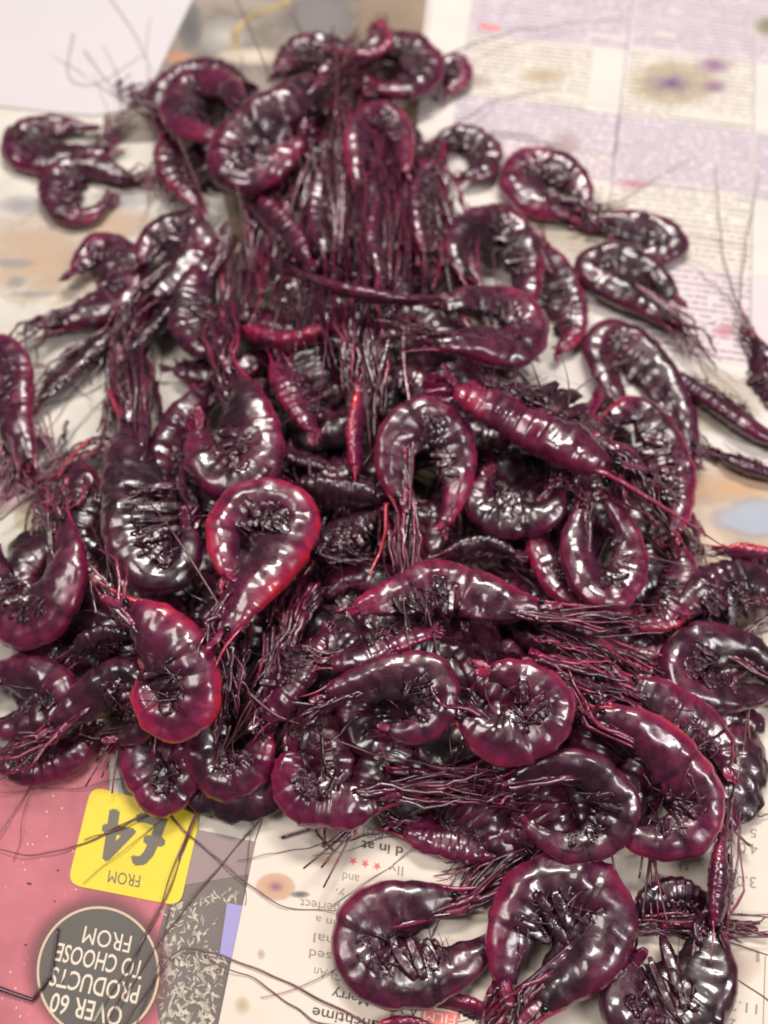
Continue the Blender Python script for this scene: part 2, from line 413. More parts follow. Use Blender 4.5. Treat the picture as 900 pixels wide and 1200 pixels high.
PRAWNS = [
# --- top of the heap and the far scatter
dict(p=[(128,176),(92,186),(48,190),(20,178),(28,158),(60,148),(100,150)], w=34, m=.55, lt=(158,132), label='flat curled prawn lying alone on the far left edge beside the white sheet'),
dict(p=[(150,208),(118,198),(85,195),(64,216),(72,247),(100,254),(124,238)], w=32, m=.3, lt=(195,200), label='tightly ringed dull purple prawn on the paper just below the one touching the white sheet'),
dict(p=[(186,135),(190,112),(215,92),(250,86),(285,96)], w=34, m=.1, z=3, lt=(160,112), label='greyish prawn with fuzzy legs poking at the corner of the white sheet'),
dict(p=[(285,118),(258,98),(222,98),(204,122),(214,150),(246,158),(270,148)], w=30, m=.4, z=8, lt=(330,110), label='ring shaped prawn lying on top of the far left shoulder of the heap'),
dict(p=[(372,92),(325,125),(280,160),(268,196),(292,210),(325,192),(352,160)], w=44, m=.35, z=8, lt=(430,60), ant=[[(385,90,8),(330,0,16)]], label='large dull mauve prawn bent double on the upper left shoulder of the heap'),
dict(p=[(415,78),(385,58),(350,60),(326,84)], w=32, m=.2, z=2, lt=(450,90), label='humped greyish prawn on the far crest against the brown picture page'),
dict(p=[(422,60),(455,52),(492,62),(502,88),(476,106),(440,100)], w=34, m=.55, z=6, lt=(400,120), label='prawn at the very top of the heap under a bristling magenta tail'),
dict(p=[(395,62),(425,68),(450,58),(446,34)], w=26, m=.8, z=10, roll=60, label='prawn whose ragged magenta tail fan sticks up at the far tip of the heap'),
dict(p=[(512,82),(534,74),(541,90),(524,108)], w=24, m=.5, z=1, label='small dark prawn jutting from the far right corner of the heap beside the listings page'),
dict(p=[(418,215),(415,175),(424,142),(450,132),(470,152),(476,200)], w=24, m=.7, z=9, lt=(430,310), label='narrow prawn arched over the hanging curtain of legs near the far crest'),
dict(p=[(512,165),(545,160),(572,176),(570,200),(545,206)], w=28, m=.55, z=1, lt=(500,240), ant=[[(515,155,5),(590,115),(650,104)],[(505,72,8),(600,38,4),(735,20)],[(520,160),(600,158),(690,178)]], label='prawn curled at the far right flank with two feelers reaching across the listings'),
dict(p=[(672,250),(630,240),(604,214),(618,194),(652,194),(678,216),(686,240)], w=38, m=.45, lt=(716,268), label='plump oval prawn lying alone on the listings page upper right of the heap'),
dict(p=[(682,262),(722,262),(768,268),(790,288),(762,298),(722,290)], w=32, m=.65, lt=(735,246), ros=.6, label='reddish prawn stretched across the listings, head against the plump oval prawn'),
dict(p=[(784,378),(748,352),(708,332),(692,312),(722,302),(762,318),(790,348)], w=36, m=.45, z=2, lt=(834,430), label='dark prawn with a silvery shell stripe below the reddish stretched prawn'),
dict(p=[(812,530),(795,480),(764,424),(722,392),(700,408),(712,448),(735,478)], w=36, m=.25, lt=(822,548), ant=[[(645,490,8),(700,440,10),(840,374,14)]], label='wide curled prawn full of pale wrinkled swimmerets with a long feeler crossing it'),
dict(p=[(910,520),(868,494),(826,464),(786,436)], w=36, m=.3, roll=50, label='straight dark prawn running off the right edge with two ridged shell bands'),
dict(p=[(842,534),(872,546),(915,562)], w=28, m=.1, roll=60, label='nearly black glossy prawn under the straight one at the right edge'),
dict(p=[(884,398),(902,440),(922,490)], w=26, m=.6, roll=30, lt=(862,372), ant=[[(884,400),(850,310),(838,190)],[(882,398),(845,340),(800,304)],[(884,400),(868,330),(890,200)]], label='upright prawn on the far right edge with feelers pointing up over the listings'),
# --- right shoulder
dict(p=[(548,330),(536,292),(556,264),(590,260),(616,290),(620,335),(606,372)], w=34, m=.65, z=7, lt=(585,400), label='curled prawn with magenta back arching over a hollow on the right shoulder of the heap'),
dict(p=[(640,290),(664,335),(674,385),(655,410)], w=30, m=.7, z=1, flip=1, lt=(625,270), label='slender prawn with a magenta ridge at the right rim facing the bare listings page'),
dict(p=[(505,398),(545,402),(585,412),(612,410),(622,385),(600,358),(558,350),(520,352)], w=36, m=.4, z=14, lt=(440,378), ros=1.4, label='ash purple prawn with a shining silver head shell lying across the middle of the heap'),
dict(p=[(360,326),(405,340),(460,350),(515,352)], w=20, m=.15, z=16, roll=70, lt=(318,314), ros=1.6, label='thin straight prawn with a long pale snout laid level across the centre'),
dict(p=[(716,548),(665,518),(605,490),(560,468),(534,456)], w=64, m=.42, tailred=.28, z=14, roll=30, lt=(800,600), ros=2.6, flip=-1, label='big straight prawn with bright red tail and orange red snout right of centre'),
dict(p=[(712,488),(748,482),(784,520),(798,572),(792,622)], w=34, m=1.0, z=8, lt=(700,500), legs=4, label='glossy bright magenta prawn bent like a hook behind the big straight prawn'),
dict(p=[(655,572),(638,602),(592,612),(562,592),(570,558)], w=36, m=.55, z=9, lt=(668,560), label='upturned prawn with frilled belly and two white glints below the big straight prawn'),
dict(p=[(640,600),(632,645),(655,688),(695,712),(740,716)], w=28, m=.7, z=5, legs=4, label='magenta prawn wrapped behind the horseshoe shaped one'),
dict(p=[(684,590),(672,640),(692,690),(722,698),(742,665),(734,620),(712,584)], w=32, m=.45, z=12, lt=(680,560), label='horseshoe shaped prawn with bright ridges right of the heap centre'),
dict(p=[(796,640),(804,680),(788,722),(748,734)], w=28, m=.8, z=3, legs=5, lt=(775,620), label='prawn curving round the right rim above a small patch of bare cream paper'),
dict(p=[(850,644),(885,650),(930,658)], w=24, m=1.0, z=8, roll=60, lt=(818,636), ros=1.6, legs=4, label='bright crimson prawn leaving the right edge over the blue patch of paper'),
dict(p=[(910,700),(868,680),(828,690),(800,715)], w=46, m=.15, z=2, lt=(780,680), label='dark bulky prawn at the right edge beneath the bright crimson one'),
dict(p=[(915,790),(870,758),(818,752),(794,778),(812,808),(862,818),(905,812)], w=40, m=.35, z=2, lt=(930,830), ant=[[(880,830),(872,940),(862,985)],[(900,828),(820,822,3),(760,825,5)]], label='round backed prawn near the right edge above the price column'),
# --- centre
dict(p=[(468,590),(458,545),(470,500),(500,484),(532,508),(538,560),(520,615)], w=36, m=.6, z=10, lt=(480,700), legs=12, ant=[[(466,600,14),(475,720,14),(486,792,12)],[(487,600,14),(500,700,14),(532,886,12)]], label='arched prawn at the heap centre with legs hanging down like a curtain'),
dict(p=[(275,442),(290,480),(304,525),(284,562),(246,548),(232,505)], w=52, m=.62, z=10, lt=(250,345), legs=12, ros=1.3, label='head up prawn with a broad magenta U shaped back left of centre'),
dict(p=[(325,425),(348,470),(366,505)], w=36, m=.6, z=-2, roll=40, label='reddish prawn sunk in shadow right of the head up magenta prawn'),
dict(p=[(452,588),(405,580),(345,572)], w=42, m=.2, z=4, roll=60, legs=4, label='dark smooth backed prawn lying level behind the bright ring at the centre'),
dict(p=[(330,532),(352,540),(382,548)], w=22, m=.0, z=3, roll=70, legs=0, label='small blackish prawn with a grey sheen wedged above the dark smooth backed one'),
dict(p=[(262,745),(290,698),(330,652),(348,612),(322,588),(284,592),(262,622),(266,672)], w=46, m=.85, z=15, lt=(252,830), ant=[[(290,812,8),(350,850,10),(470,890,10),(590,904,8)]], label='bright magenta ring prawn around a small dark hole left of centre'),
dict(p=[(150,712),(186,735),(218,772),(228,818),(206,842),(176,822),(172,790)], w=54, m=.88, z=14, lt=(118,640), ros=1.5, legs=6, label='egg shaped ruby prawn with three white glints and a translucent belly'),
dict(p=[(152,500),(148,560),(152,630),(178,672),(212,662),(222,620)], w=52, m=.25, z=7, lt=(150,380), legs=14, label='large dark upright prawn above the ruby egg shaped one'),
dict(p=[(76,610),(80,668),(62,722),(25,738),(0,705),(-8,640)], w=44, m=.5, z=6, lt=(60,560), label='prawn curled like a cradle at the left edge with vertical leg bars inside'),
dict(p=[(-12,790),(25,788),(62,800),(72,830),(30,850),(-10,852)], w=42, m=.25, z=4, legs=4, label='wrinkled wet prawn with large white glints at the lower left edge'),
dict(p=[(104,862),(78,890),(32,900),(-8,882)], w=38, m=.4, z=0, lt=(120,850), legs=6, label='prawn half hidden at the lower left rim resting on the pink page'),
dict(p=[(62,852),(100,818),(138,792),(166,808),(170,848),(140,868)], w=38, m=.45, z=7, lt=(-4,900), legs=12, label='prawn with its striped leg bundle fanning toward the pink page corner'),
dict(p=[(162,850),(166,900),(190,934),(216,910),(212,862)], w=42, m=.4, z=2, lt=(175,830), ant=[[(150,870),(200,955),(300,1044),(350,1064),(392,1068)],[(240,925),(160,962),(60,1000),(-5,997)],[(245,920),(180,950),(100,985)]], label='pendant prawn whose rounded back overlaps the yellow price tag'),
dict(p=[(240,838),(238,885),(262,916),(298,902),(312,855)], w=42, m=.6, z=2, lt=(250,800), ant=[[(300,815,8),(236,940),(190,1060),(104,1205)],[(296,820,8),(240,930),(180,1080),(120,1205)],[(345,860,8),(300,965),(200,1085),(122,1205)],[(270,850,8),(215,990),(190,1110),(160,1205)]], label='smooth backed prawn at the lower rim right of the one over the price tag'),
dict(p=[(35,545),(20,490),(22,432),(4,402),(-16,412)], w=32, m=.5, z=3, lt=(40,590), ant=[[(22,425),(60,432),(110,470)]], label='prawn at the left edge with hooked back over the cream picture paper'),
dict(p=[(68,382),(108,366),(148,348),(150,306),(116,290),(88,316)], w=40, m=.35, z=2, lt=(14,412), label='domed prawn with long legs pointing down to the left edge'),
dict(p=[(176,350),(206,325),(234,288),(214,266),(180,280),(166,306)], w=38, m=.15, z=8, lt=(120,400), label='smooth grey purple egg shaped prawn at the left shoulder'),
dict(p=[(150,416),(180,384),(212,345)], w=24, m=.05, z=8, roll=60, legs=4, label='slim prawn with a silver streak along its back below the grey purple egg shaped one'),
dict(p=[(252,300),(226,335),(216,378),(236,408),(262,396)], w=34, m=.25, z=9, lt=(275,260), label='silvery wrinkled prawn left of the head up magenta prawn'),
dict(p=[(136,384),(90,428),(46,470)], w=34, m=.2, z=1, roll=40, lt=(20,500), label='dark prawn slanting toward the left edge beneath a web of fine legs'),
dict(p=[(288,388),(335,402),(392,384)], w=42, m=.7, z=-3, roll=70, legs=6, label='deep red prawn glowing in the dark hollow below the level thin prawn'),
dict(p=[(195,165),(204,205),(232,242)], w=36, m=.55, z=1, roll=40, lt=(185,250), label='dark red prawn below the ring shaped one on the far left shoulder'),
dict(p=[(418,560),(416,510),(420,460)], w=28, m=1.0, z=4, roll=70, lt=(410,380), legs=14, label='red prawn hanging head up under a column of pale legs at the centre'),
dict(p=[(634,712),(592,706),(545,688),(505,680),(462,698),(418,712)], w=42, m=.62, z=11, lt=(775,732), legs=12, ros=1.8, label='long prawn with polished head shell and legs streaming right across the lower middle'),
dict(p=[(385,778),(425,770),(470,750),(505,742)], w=28, m=.45, z=8, roll=20, label='narrow prawn with a bright wet edge above the gaping hole'),
dict(p=[(380,815),(425,798),(474,784),(510,790),(518,828),(492,856),(456,856)], w=34, m=.45, z=12, lt=(325,858), label='shaggy prawn curled round a dark gaping hole in the lower middle'),
dict(p=[(540,838),(585,868),(630,858),(646,825),(618,796),(575,786)], w=46, m=.88, z=11, lt=(520,790), legs=5, label='plump glowing magenta prawn curled in the lower middle of the heap'),
dict(p=[(742,800),(790,826),(835,858),(850,900)], w=40, m=.75, z=3, lt=(650,760), legs=12, label='prawn with a translucent magenta tail resting on cream paper at the right rim'),
dict(p=[(700,836),(748,852),(792,884),(822,930),(812,975),(768,988),(722,975)], w=44, m=.9, z=7, lt=(640,790), legs=12, ant=[[(688,1000,2),(790,972,3),(862,950)]], label='big curled prawn with a thin crimson rim at the lower right of the heap'),
dict(p=[(600,912),(650,896),(700,904),(730,942),(712,982),(664,996),(618,966)], w=34, m=.45, z=10, lt=(560,930), label='dark ring prawn with a rosy rim beside the crimson rimmed one'),
dict(p=[(445,938),(405,946),(365,942),(340,918),(340,880)], w=46, m=.55, z=6, lt=(620,918), legs=14, ros=1.6, label='prawn with a rounded gleaming shell at the lower rim above the red stars'),
dict(p=[(470,972),(525,985),(590,1000)], w=40, m=.3, z=0, roll=30, lt=(440,960), label='shadowed prawn under the lower rim between the red stars and the front prawns'),
# --- front prawns
dict(p=[(535,1052),(478,1060),(432,1074),(416,1108),(440,1144),(490,1152),(540,1132),(578,1104)], w=54, m=.5, z=1, deep=1.15, fat=1.15, lt=(690,978), legs=12, ros=1.5, ant=[], label='C shaped prawn at the front resting on the film listing'),
dict(p=[(632,1180),(664,1148),(700,1112),(712,1064),(676,1034),(624,1042),(596,1086),(588,1150)], w=56, m=.6, z=5, deep=1.5, fat=1.2, lt=(560,1215), ant=[], label='big glossy hooked prawn at the front centre with a bright glint on its back'),
dict(p=[(835,1085),(832,1140),(812,1190),(765,1212),(728,1180),(738,1130)], w=56, m=.25, z=3, deep=1.7, fat=1.2, lt=(860,1075), ant=[], label='dark prawn at the front right corner beside the 11.25 price'),
dict(p=[(745,1068),(788,1048),(832,1060)], w=38, m=.2, z=0, roll=25, lt=(900,1090), legs=12, label='low dark prawn with legs streaming to the right edge above the front corner prawn'),
dict(p=[(838,1088),(842,1035),(846,985)], w=34, m=.6, z=7, roll=60, lt=(862,935), ros=1.5, ant=[[(850,975,6),(870,880,3),(884,790)],[(850,975,5),(890,955,1),(930,962)],[(845,1075,6),(740,1082,5),(690,1100,4)],[(845,1090,6),(900,1076,3),(930,1070)]], label='upright prawn beside the 4.0 and 3.0 prices with a spiny red head'),
dict(p=[(500,1168),(555,1182),(600,1204)], w=24, m=.6, z=-1, roll=40, legs=3, ant=[], label='thin dark prawn at the bottom edge right of the red film tag'),
dict(p=[(438,1204),(480,1200),(520,1214)], w=20, m=.7, z=0, roll=50, legs=2, ant=[[(430,1200),(330,1148),(250,1118),(205,1120),(140,1205)],[(470,1205),(380,1200),(300,1150),(240,1124)]], label='dark red prawn peeping over the bottom edge left of the red film tag'),
dict(p=[(520,652),(562,640),(604,650)], w=28, m=.0, z=8, roll=60, legs=3, label='small blackish prawn with a silver gloss between the upturned and the long polished prawns'),
dict(p=[(362,645),(400,622),(438,604)], w=32, m=.15, z=6, roll=-30, lt=(450,650), label='dark prawn showing tangled swimmerets right of the bright ring'),
dict(p=[(88,765),(120,746),(158,748)], w=30, m=.1, z=5, roll=60, legs=3, label='short dark prawn left of the ruby egg shaped one'),
dict(p=[(310,845),(345,800),(380,745)], w=34, m=.3, z=5, roll=20, lt=(300,860), label='dark prawn with leg streaks running up the slope right of the bright ring'),
dict(p=[(245,455),(200,520),(195,585)], w=40, m=.1, z=0, roll=30, label='shadowed prawn between the dark upright one and the head up magenta one'),
dict(p=[(560,1000),(610,985),(680,1010)], w=36, m=.35, z=1, roll=20, label='prawn squeezed below the rosy rimmed ring above the big glossy hooked one'),
dict(p=[(300,235),(330,270),(360,305)], w=34, m=.35, z=5, roll=40, lt=(300,190), legs=14, label='prawn buried in red legs just below the large dull mauve one'),
dict(p=[(385,300),(375,250),(380,200)], w=30, m=.3, z=5, roll=40, lt=(395,120), legs=14, label='prawn with pale glints amid the hanging legs left of the arched narrow one'),
dict(p=[(500,300),(492,250),(498,200)], w=32, m=.45, z=5, roll=40, lt=(470,130), legs=14, label='dark red prawn amid the hanging legs right of the arched narrow one'),
dict(p=[(448,330),(440,280),(444,240)], w=28, m=.3, z=6, roll=60, lt=(455,150), legs=14, label='prawn behind the hanging curtain of legs under the arched narrow one'),
]
for sp in PRAWNS: prawn(sp)

# loose broken leg and lone feelers lying on the pages
def loose(name, pts, r, label, cat, group=None, tint=.15, off=.0016):
    if 'white sheet' in label: r *= .55
    P = [surf(q[0], q[1], off+(q[2]*.001 if len(q) > 2 else 0)) for q in pts]
    C, _ = catmull(P, 40) if name == 'feeler' else (P, 0)
    if name != 'feeler':
        C = [a.lerp(b, i/6) for a, b in zip(P, P[1:]) for i in range(6)]+[P[-1]]
    V, F = tube(C, lambda u: r*(1.2-.6*u), 6)
    o = mesh(name, V, F, FEEL if name == 'feeler' else SHELL, None, tint=tint)
    tag(o, label, cat, group); return o
loose('broken_leg', [(-8,1156),(38,1172),(60,1142),(68,1088)], .0005, 'thin broken prawn leg with a sharp bend crossing the edge of the round black badge', 'prawn leg')
loose('broken_leg', [(330,982),(362,972),(362,950),(372,978),(392,998)], .0004, 'short forked leg scrap on cream paper below the gleaming rounded shell', 'prawn leg')
loose('red_leg', [(452,590,13),(452,622,13),(445,648,12),(432,674,11)], .0006, 'orange red curved leg among the hanging legs at the heap centre', 'prawn leg', tint=.9)
loose('red_leg', [(104,516,6),(88,530,6),(66,562,5)], .0008, 'short bright red leg poking out of the web of fine legs on the left', 'prawn leg', tint=.85)
loose('red_leg', [(128,458,10),(138,482,10),(144,504,9)], .0007, 'small red leg standing in the tangle above the large dark upright prawn', 'prawn leg', tint=.85)
FG = 'loose feelers lying across the pile and pages'
for pts, lab in [
 ([(275,-5,22),(308,70,24),(345,170,20),(384,290,14)], 'long feeler crossing from the brown picture page down over the mauve prawn'),
 ([(86,38),(80,88),(112,98),(168,64)], 'hooked feeler curling on the white sheet'),
 ([(98,58),(120,88),(152,126)], 'short straight feeler on the white sheet above the flat curled prawn'),
 ([(128,-4),(158,40),(178,84)], 'feeler running down the white sheet from the far edge'),
 ([(208,160,18),(240,240,16),(255,302,12)], 'feeler dropping from the ring shaped prawn toward the silvery wrinkled one'),
 ([(262,165,18),(280,230,16),(290,302,12)], 'feeler hanging in front of the large mauve prawn'),
 ([(390,30,24),(395,110,16),(380,200,12)], 'feeler standing up over the far crest left of the magenta tail'),
 ([(126,555,10),(160,590,10),(204,612,10)], 'kinked feeler over the large dark upright prawn'),
 ([(748,650,9),(800,662,8),(842,678,6)], 'pale stiff feeler beside the horseshoe shaped prawn'),
 ([(815,692,6),(850,684,6),(902,690,4)], 'feeler lying over the dark bulky prawn at the right edge'),
 ([(100,320,12),(130,350,12),(150,400,10)], 'feeler crossing the domed prawn on the left'),
 ([(860,870),(880,905),(905,895)], 'wavy feeler on cream paper above the price column'),
 ([(270,730,14),(200,620,16),(150,560,12)], 'feeler stretched between the bright ring and the large dark upright prawn'),
 ([(0,610,4),(60,560,6),(130,500,6)], 'feeler rising from the left edge toward the web of fine legs'),
 ]:
    loose('feeler', pts, .00030, lab, 'feeler', FG, off=.0016)

# the uncountable tangle of legs that hangs down the far slope and pokes out of gaps
def tangle():
    rnd = random.Random(5); VV, FF, TT = [], [], []
    B = [ # from, to, count, spread px, height above pile mm
     ((400,120),(395,300),16,22,7),((440,160),(425,330),18,18,8),((480,150),(500,320),20,22,7),((350,190),(330,330),16,26,6),
     ((300,240),(285,420),18,24,8),((520,180),(545,330),10,16,6),((425,330),(415,540),12,16,10),((395,340),(430,500),8,14,8),
     ((150,330),(110,520),24,30,7),((170,400),(150,600),20,24,9),((60,480),(0,600),16,24,4),((90,560),(30,640),12,20,5),((140,520),(10,600),10,22,5),
     ((620,700),(790,790),20,22,6),((640,760),(800,880),14,18,7),((450,920),(640,930),18,26,7),((560,1040),(690,985),8,12,4),
     ((300,700),(270,850),14,22,8),((360,700),(300,840),18,22,6),((470,560),(470,700),10,12,12),((600,760),(740,800),10,18,7),
     ((240,320),(300,440),12,16,9),((200,440),(240,600),12,20,4),((560,380),(640,460),10,24,4),((690,470),(640,560),8,16,5),
     ((740,1085),(900,1085),14,14,4),((350,120),(420,40),14,24,6),((440,40),(440,10),12,16,5),
     ((170,100),(150,118),16,18,5),((680,580),(690,650),6,10,10),((760,560),(830,660),10,14,5),((390,560),(360,660),10,16,6)]
    for a, b, n, sp, hh in B:
        for i in range(int(n*2)):
            if i % 6 == 0: cx_, cy_ = rnd.gauss(0, sp*.7), rnd.gauss(0, sp*.4); cs0 = rnd.uniform(-.1,.4); cln = rnd.uniform(.4,.75); ckx = rnd.gauss(0, sp*.35); cph = rnd.random()*90; ch_ = rnd.uniform(.6,1.15)
            ox, oy = cx_+rnd.gauss(0, 5.5), cy_+rnd.gauss(0, 3); kx = ckx+rnd.gauss(0, 3); s0 = cs0+rnd.uniform(-.06,.06); s1 = s0+cln*rnd.uniform(.8,1.15)
            P = []
            for u in (0,.33,.66,1):
                q = s0+(s1-s0)*u
                x = a[0]+(b[0]-a[0])*q+cx_+(ox-cx_)*(1-.75*u)+kx*math.sin(u*3); y = a[1]+(b[1]-a[1])*q+oy
                P.append(surf(x, y, (hh*ch_+rnd.uniform(-.8,.8))*.001))
            C, _ = catmull(P, 12)
            ph = cph+rnd.uniform(0,.3)
            C = [c+Vector((noise.noise(Vector((ph, m*.45, 0))), noise.noise(Vector((ph, m*.45, 7))), noise.noise(Vector((ph, m*.45, 3)))))*.0016 for m, c in enumerate(C)]
            if rnd.random() < .3:
                j = rnd.randint(3, 8); k = Vector((rnd.uniform(-1,1), rnd.uniform(-1,1), 0))*.002
                for m in range(j, 12): C[m] = C[m]+k*(m-j)*.35
            r = rnd.choice((.0004,.0006,.0008,.0011))
            V, F = tube(C, lambda u: r*(1.1-.7*u), 5, .6, base=len(VV))
            VV += V; FF += F; TT += [rnd.choice((.1,.2,.25,.3,.4,.5,.7))]*len(V)
    
    for i in range(170):               # stray strands matted over everything
        x, y = rnd.uniform(20, 840), rnd.uniform(120, 960); p = surf(x, y)
        if H(p.x, p.y) < .009: continue
        a = math.atan2(y-330, x-400)+rnd.gauss(0, .7); ln = rnd.uniform(30, 130); cv = rnd.gauss(0, .5); P = []
        for u in (0,.33,.66,1):
            P.append(surf(x+math.cos(a+cv*u)*ln*u, y+math.sin(a+cv*u)*ln*u, rnd.uniform(.004,.011)))
        C, _ = catmull(P, 12); ph = rnd.random()*90
        C = [c+Vector((noise.noise(Vector((ph, m*.28, 0))), noise.noise(Vector((ph, m*.28, 7))), 0))*.0022 for m, c in enumerate(C)]
        r = rnd.choice((.0002,.0003,.0004,.0006))
        V, F = tube(C, lambda u: r*(1.1-.7*u), 5, .7, base=len(VV)); VV += V; FF += F; TT += [rnd.choice((.12,.2,.3,.4,.5))]*len(V)
    for i in range(46):                # long straight strands combed down the far slope
        x, y = rnd.gauss(415, 60), rnd.uniform(110, 300); ln = rnd.uniform(90, 260); sl = rnd.gauss(.06, .16)
        P = [surf(x+sl*ln*u+rnd.gauss(0, 2), y+ln*u, rnd.uniform(.007,.012)) for u in (0,.33,.66,1)]
        C, _ = catmull(P, 14); r = rnd.choice((.0003,.0004,.0006))
        V, F = tube(C, lambda u: r*(1.1-.7*u), 5, .7, base=len(VV)); VV += V; FF += F; TT += [rnd.choice((.15,.25,.3,.4,.5))]*len(V)
    C0 = [((420,110),(400,320)),((470,150),(520,330)),((360,170),(345,330)),((310,230),(290,430)),((440,300),(420,540))]
    for a, b in C0:                    # broad flat straps among the fine ones
        for i in range(11):
            ox = rnd.gauss(0, 17); s0 = rnd.uniform(-.05,.5); s1 = s0+rnd.uniform(.3,.55); P = []
            for u in (0,.5,1):
                q = s0+(s1-s0)*u; P.append(surf(a[0]+(b[0]-a[0])*q+ox*(1+.3*u)+rnd.gauss(0,9), a[1]+(b[1]-a[1])*q, rnd.uniform(.006,.011)))
            C, _ = catmull(P, 12); r = rnd.uniform(.0008,.0013)
            V, F = tube(C, lambda u: r*(1.1-.6*u), 6, .45, base=len(VV))
            VV += V; FF += F; TT += [rnd.choice((.12,.2,.28,.35,.55))]*len(V)
    o = mesh('tangled_legs', VV, FF, SHELL, None, tint=TT)
    tag(o, 'wet purple tangle of thin legs and feelers spilling over the pile', 'prawn legs', kind='stuff')
tangle()

# buried prawns that carry the heap
PROTO = []
def fillers():
    rnd = random.Random(3); protos = []
    shapes = [[(0,0),(12,-3),(22,2),(26,12),(20,20),(10,20)], [(0,0),(12,0),(24,3),(34,10)], [(0,0),(10,-6),(20,-4),(24,6),(16,13)], [(0,0),(9,4),(18,3),(27,-3),(34,-10)]]
    for k, sh in enumerate(shapes):
        P = [Vector((x*.001-.013, y*.001-.006, 0)) for x, y in sh]; C, L = catmull(P, NR)
        side = 1 if k in (0,2) else -1
        FR = frames(C, lambda p: Vector((0,0,1)), -side if k in (0,) else side, .15)
        V, F, T = body_mesh(C, FR, .0062, .25, k*5.1)
        root = mesh('prawn', V, F, SHELL, None, tint=T, wr=body_mesh.wr)
        kids = []
        for i in range(6):
            rt = C[6+i*3]-FR[8][1]*.003; fw = (C[0]-C[6]).normalized(); j1 = C[0]-FR[4][1]*rnd.uniform(.001,.005)
            tp = C[0]+fw*rnd.uniform(.012,.026)+Vector((rnd.uniform(-.005,.005), rnd.uniform(-.005,.005), rnd.uniform(-.002,.003)))
            pts = [rt.lerp(j1, u/4) for u in range(4)]+[j1.lerp(tp, u/6) for u in range(7)]
            V, F = tube(pts, lambda u: .00055*(1-.5*u), 6, .6); kids.append(mesh('leg', V, F, SHELL, root, tint=rnd.choice((.15,.3,.5))))
        VV, FF = [], []
        for q in (-1,0,1):
            V, F = blade(C[-1], FR[-1][0]+FR[-1][2]*q*.3, 0, FR[-1][1], .006, .0011, q+k); b = len(VV); VV += V; FF += [tuple(x+b for x in f) for f in F]
        kids.append(mesh('tail_fan', VV, FF, SHELL, root, tint=.4))
        protos.append((root, kids))
    PROTO.extend(protos); placed = []
    for lay, (step, dep) in enumerate(((.0185,.0085),(.021,.014),(.024,.024))):
        x = -.13
        while x < .13:
            y = -.13
            while y < .20:
                px, py = x+rnd.uniform(-.3,.3)*step, y+rnd.uniform(-.3,.3)*step
                h = H(px, py)
                if h > dep+.002 or (lay == 0 and h > .0075):
                    placed.append((px, py, max(.0055, h-dep), rnd.randrange(4), rnd.uniform(0, 6.28), rnd.uniform(-.4,.4), rnd.uniform(-.4,.4)))
                y += step
            x += step
    out = []
    for x, y, z, k, a, b, c in placed:
        root, kids = protos[k]
        r = root.copy(); COL.objects.link(r); r.location = (x, y, z); r.rotation_euler = (b if z > .012 else 0, c if z > .012 else 0, a)
        tag(r, 'dark wet prawn wedged deep in the shadowed gaps beneath other prawns of the heap', 'prawn', 'buried prawns carrying the heap')
        cs = []
        for ch in kids:
            d = ch.copy(); COL.objects.link(d); d.parent = r; d.matrix_parent_inverse = Matrix.Identity(4); cs.append(d)
        out.append((r, cs))
    return out
FILL = fillers()
REFS = [((45,170),'flat curled prawn by the white sheet'),((240,125),'ring shaped prawn on the far shoulder'),((320,170),'large dull mauve prawn'),((470,70),'prawn at the very top'),
 ((445,150),'narrow arched prawn near the crest'),((560,180),'prawn curled at the far right flank'),((580,300),'curled prawn on the right shoulder'),((655,350),'slender magenta ridged prawn'),((570,385),'prawn with the shining silver head shell'),
 ((400,335),'thin level prawn with the pale snout'),((620,505),'big straight prawn with the red tail'),((765,530),'bright magenta hooked prawn'),((600,585),'upturned prawn with the frilled belly'),((700,650),'horseshoe shaped prawn'),
 ((790,690),'prawn curving round the right rim'),((860,690),'dark bulky prawn at the right edge'),((850,785),'round backed prawn near the right edge'),((500,540),'arched prawn at the heap centre'),((275,510),'head up magenta prawn'),
 ((345,470),'sunken reddish prawn'),((400,580),'level smooth backed dark prawn'),((310,640),'bright magenta ring prawn'),((200,780),'egg shaped ruby prawn'),((160,600),'large dark upright prawn'),((45,680),'cradle curled prawn'),
 ((35,820),'wrinkled prawn with white glints'),((120,830),'prawn with the striped leg bundle'),((190,900),'prawn over the yellow price tag'),((265,880),'smooth backed prawn at the lower rim'),((120,320),'domed prawn'),
 ((205,290),'grey purple egg shaped prawn'),((235,370),'silvery wrinkled prawn'),((340,390),'deep red glowing prawn'),((415,500),'hanging red prawn'),((560,695),'long polished prawn'),((470,820),'shaggy prawn round the gaping hole'),
 ((595,825),'plump glowing magenta prawn'),((800,860),'prawn with the translucent tail'),((770,920),'big crimson rimmed prawn'),((670,940),'dark ring prawn with rosy rim'),((380,930),'gleaming shell above the red stars'),
 ((330,790),'prawn with leg streaks up the slope'),((90,430),'slanting prawn under fine legs'),((760,440),'wide curled prawn with pale swimmerets')]
def px_of(p):
    d = p-CP; z = d.dot(FW); return (450+d.x/z/THZ*450, 600-d.dot(UPV)/z/TV*600)
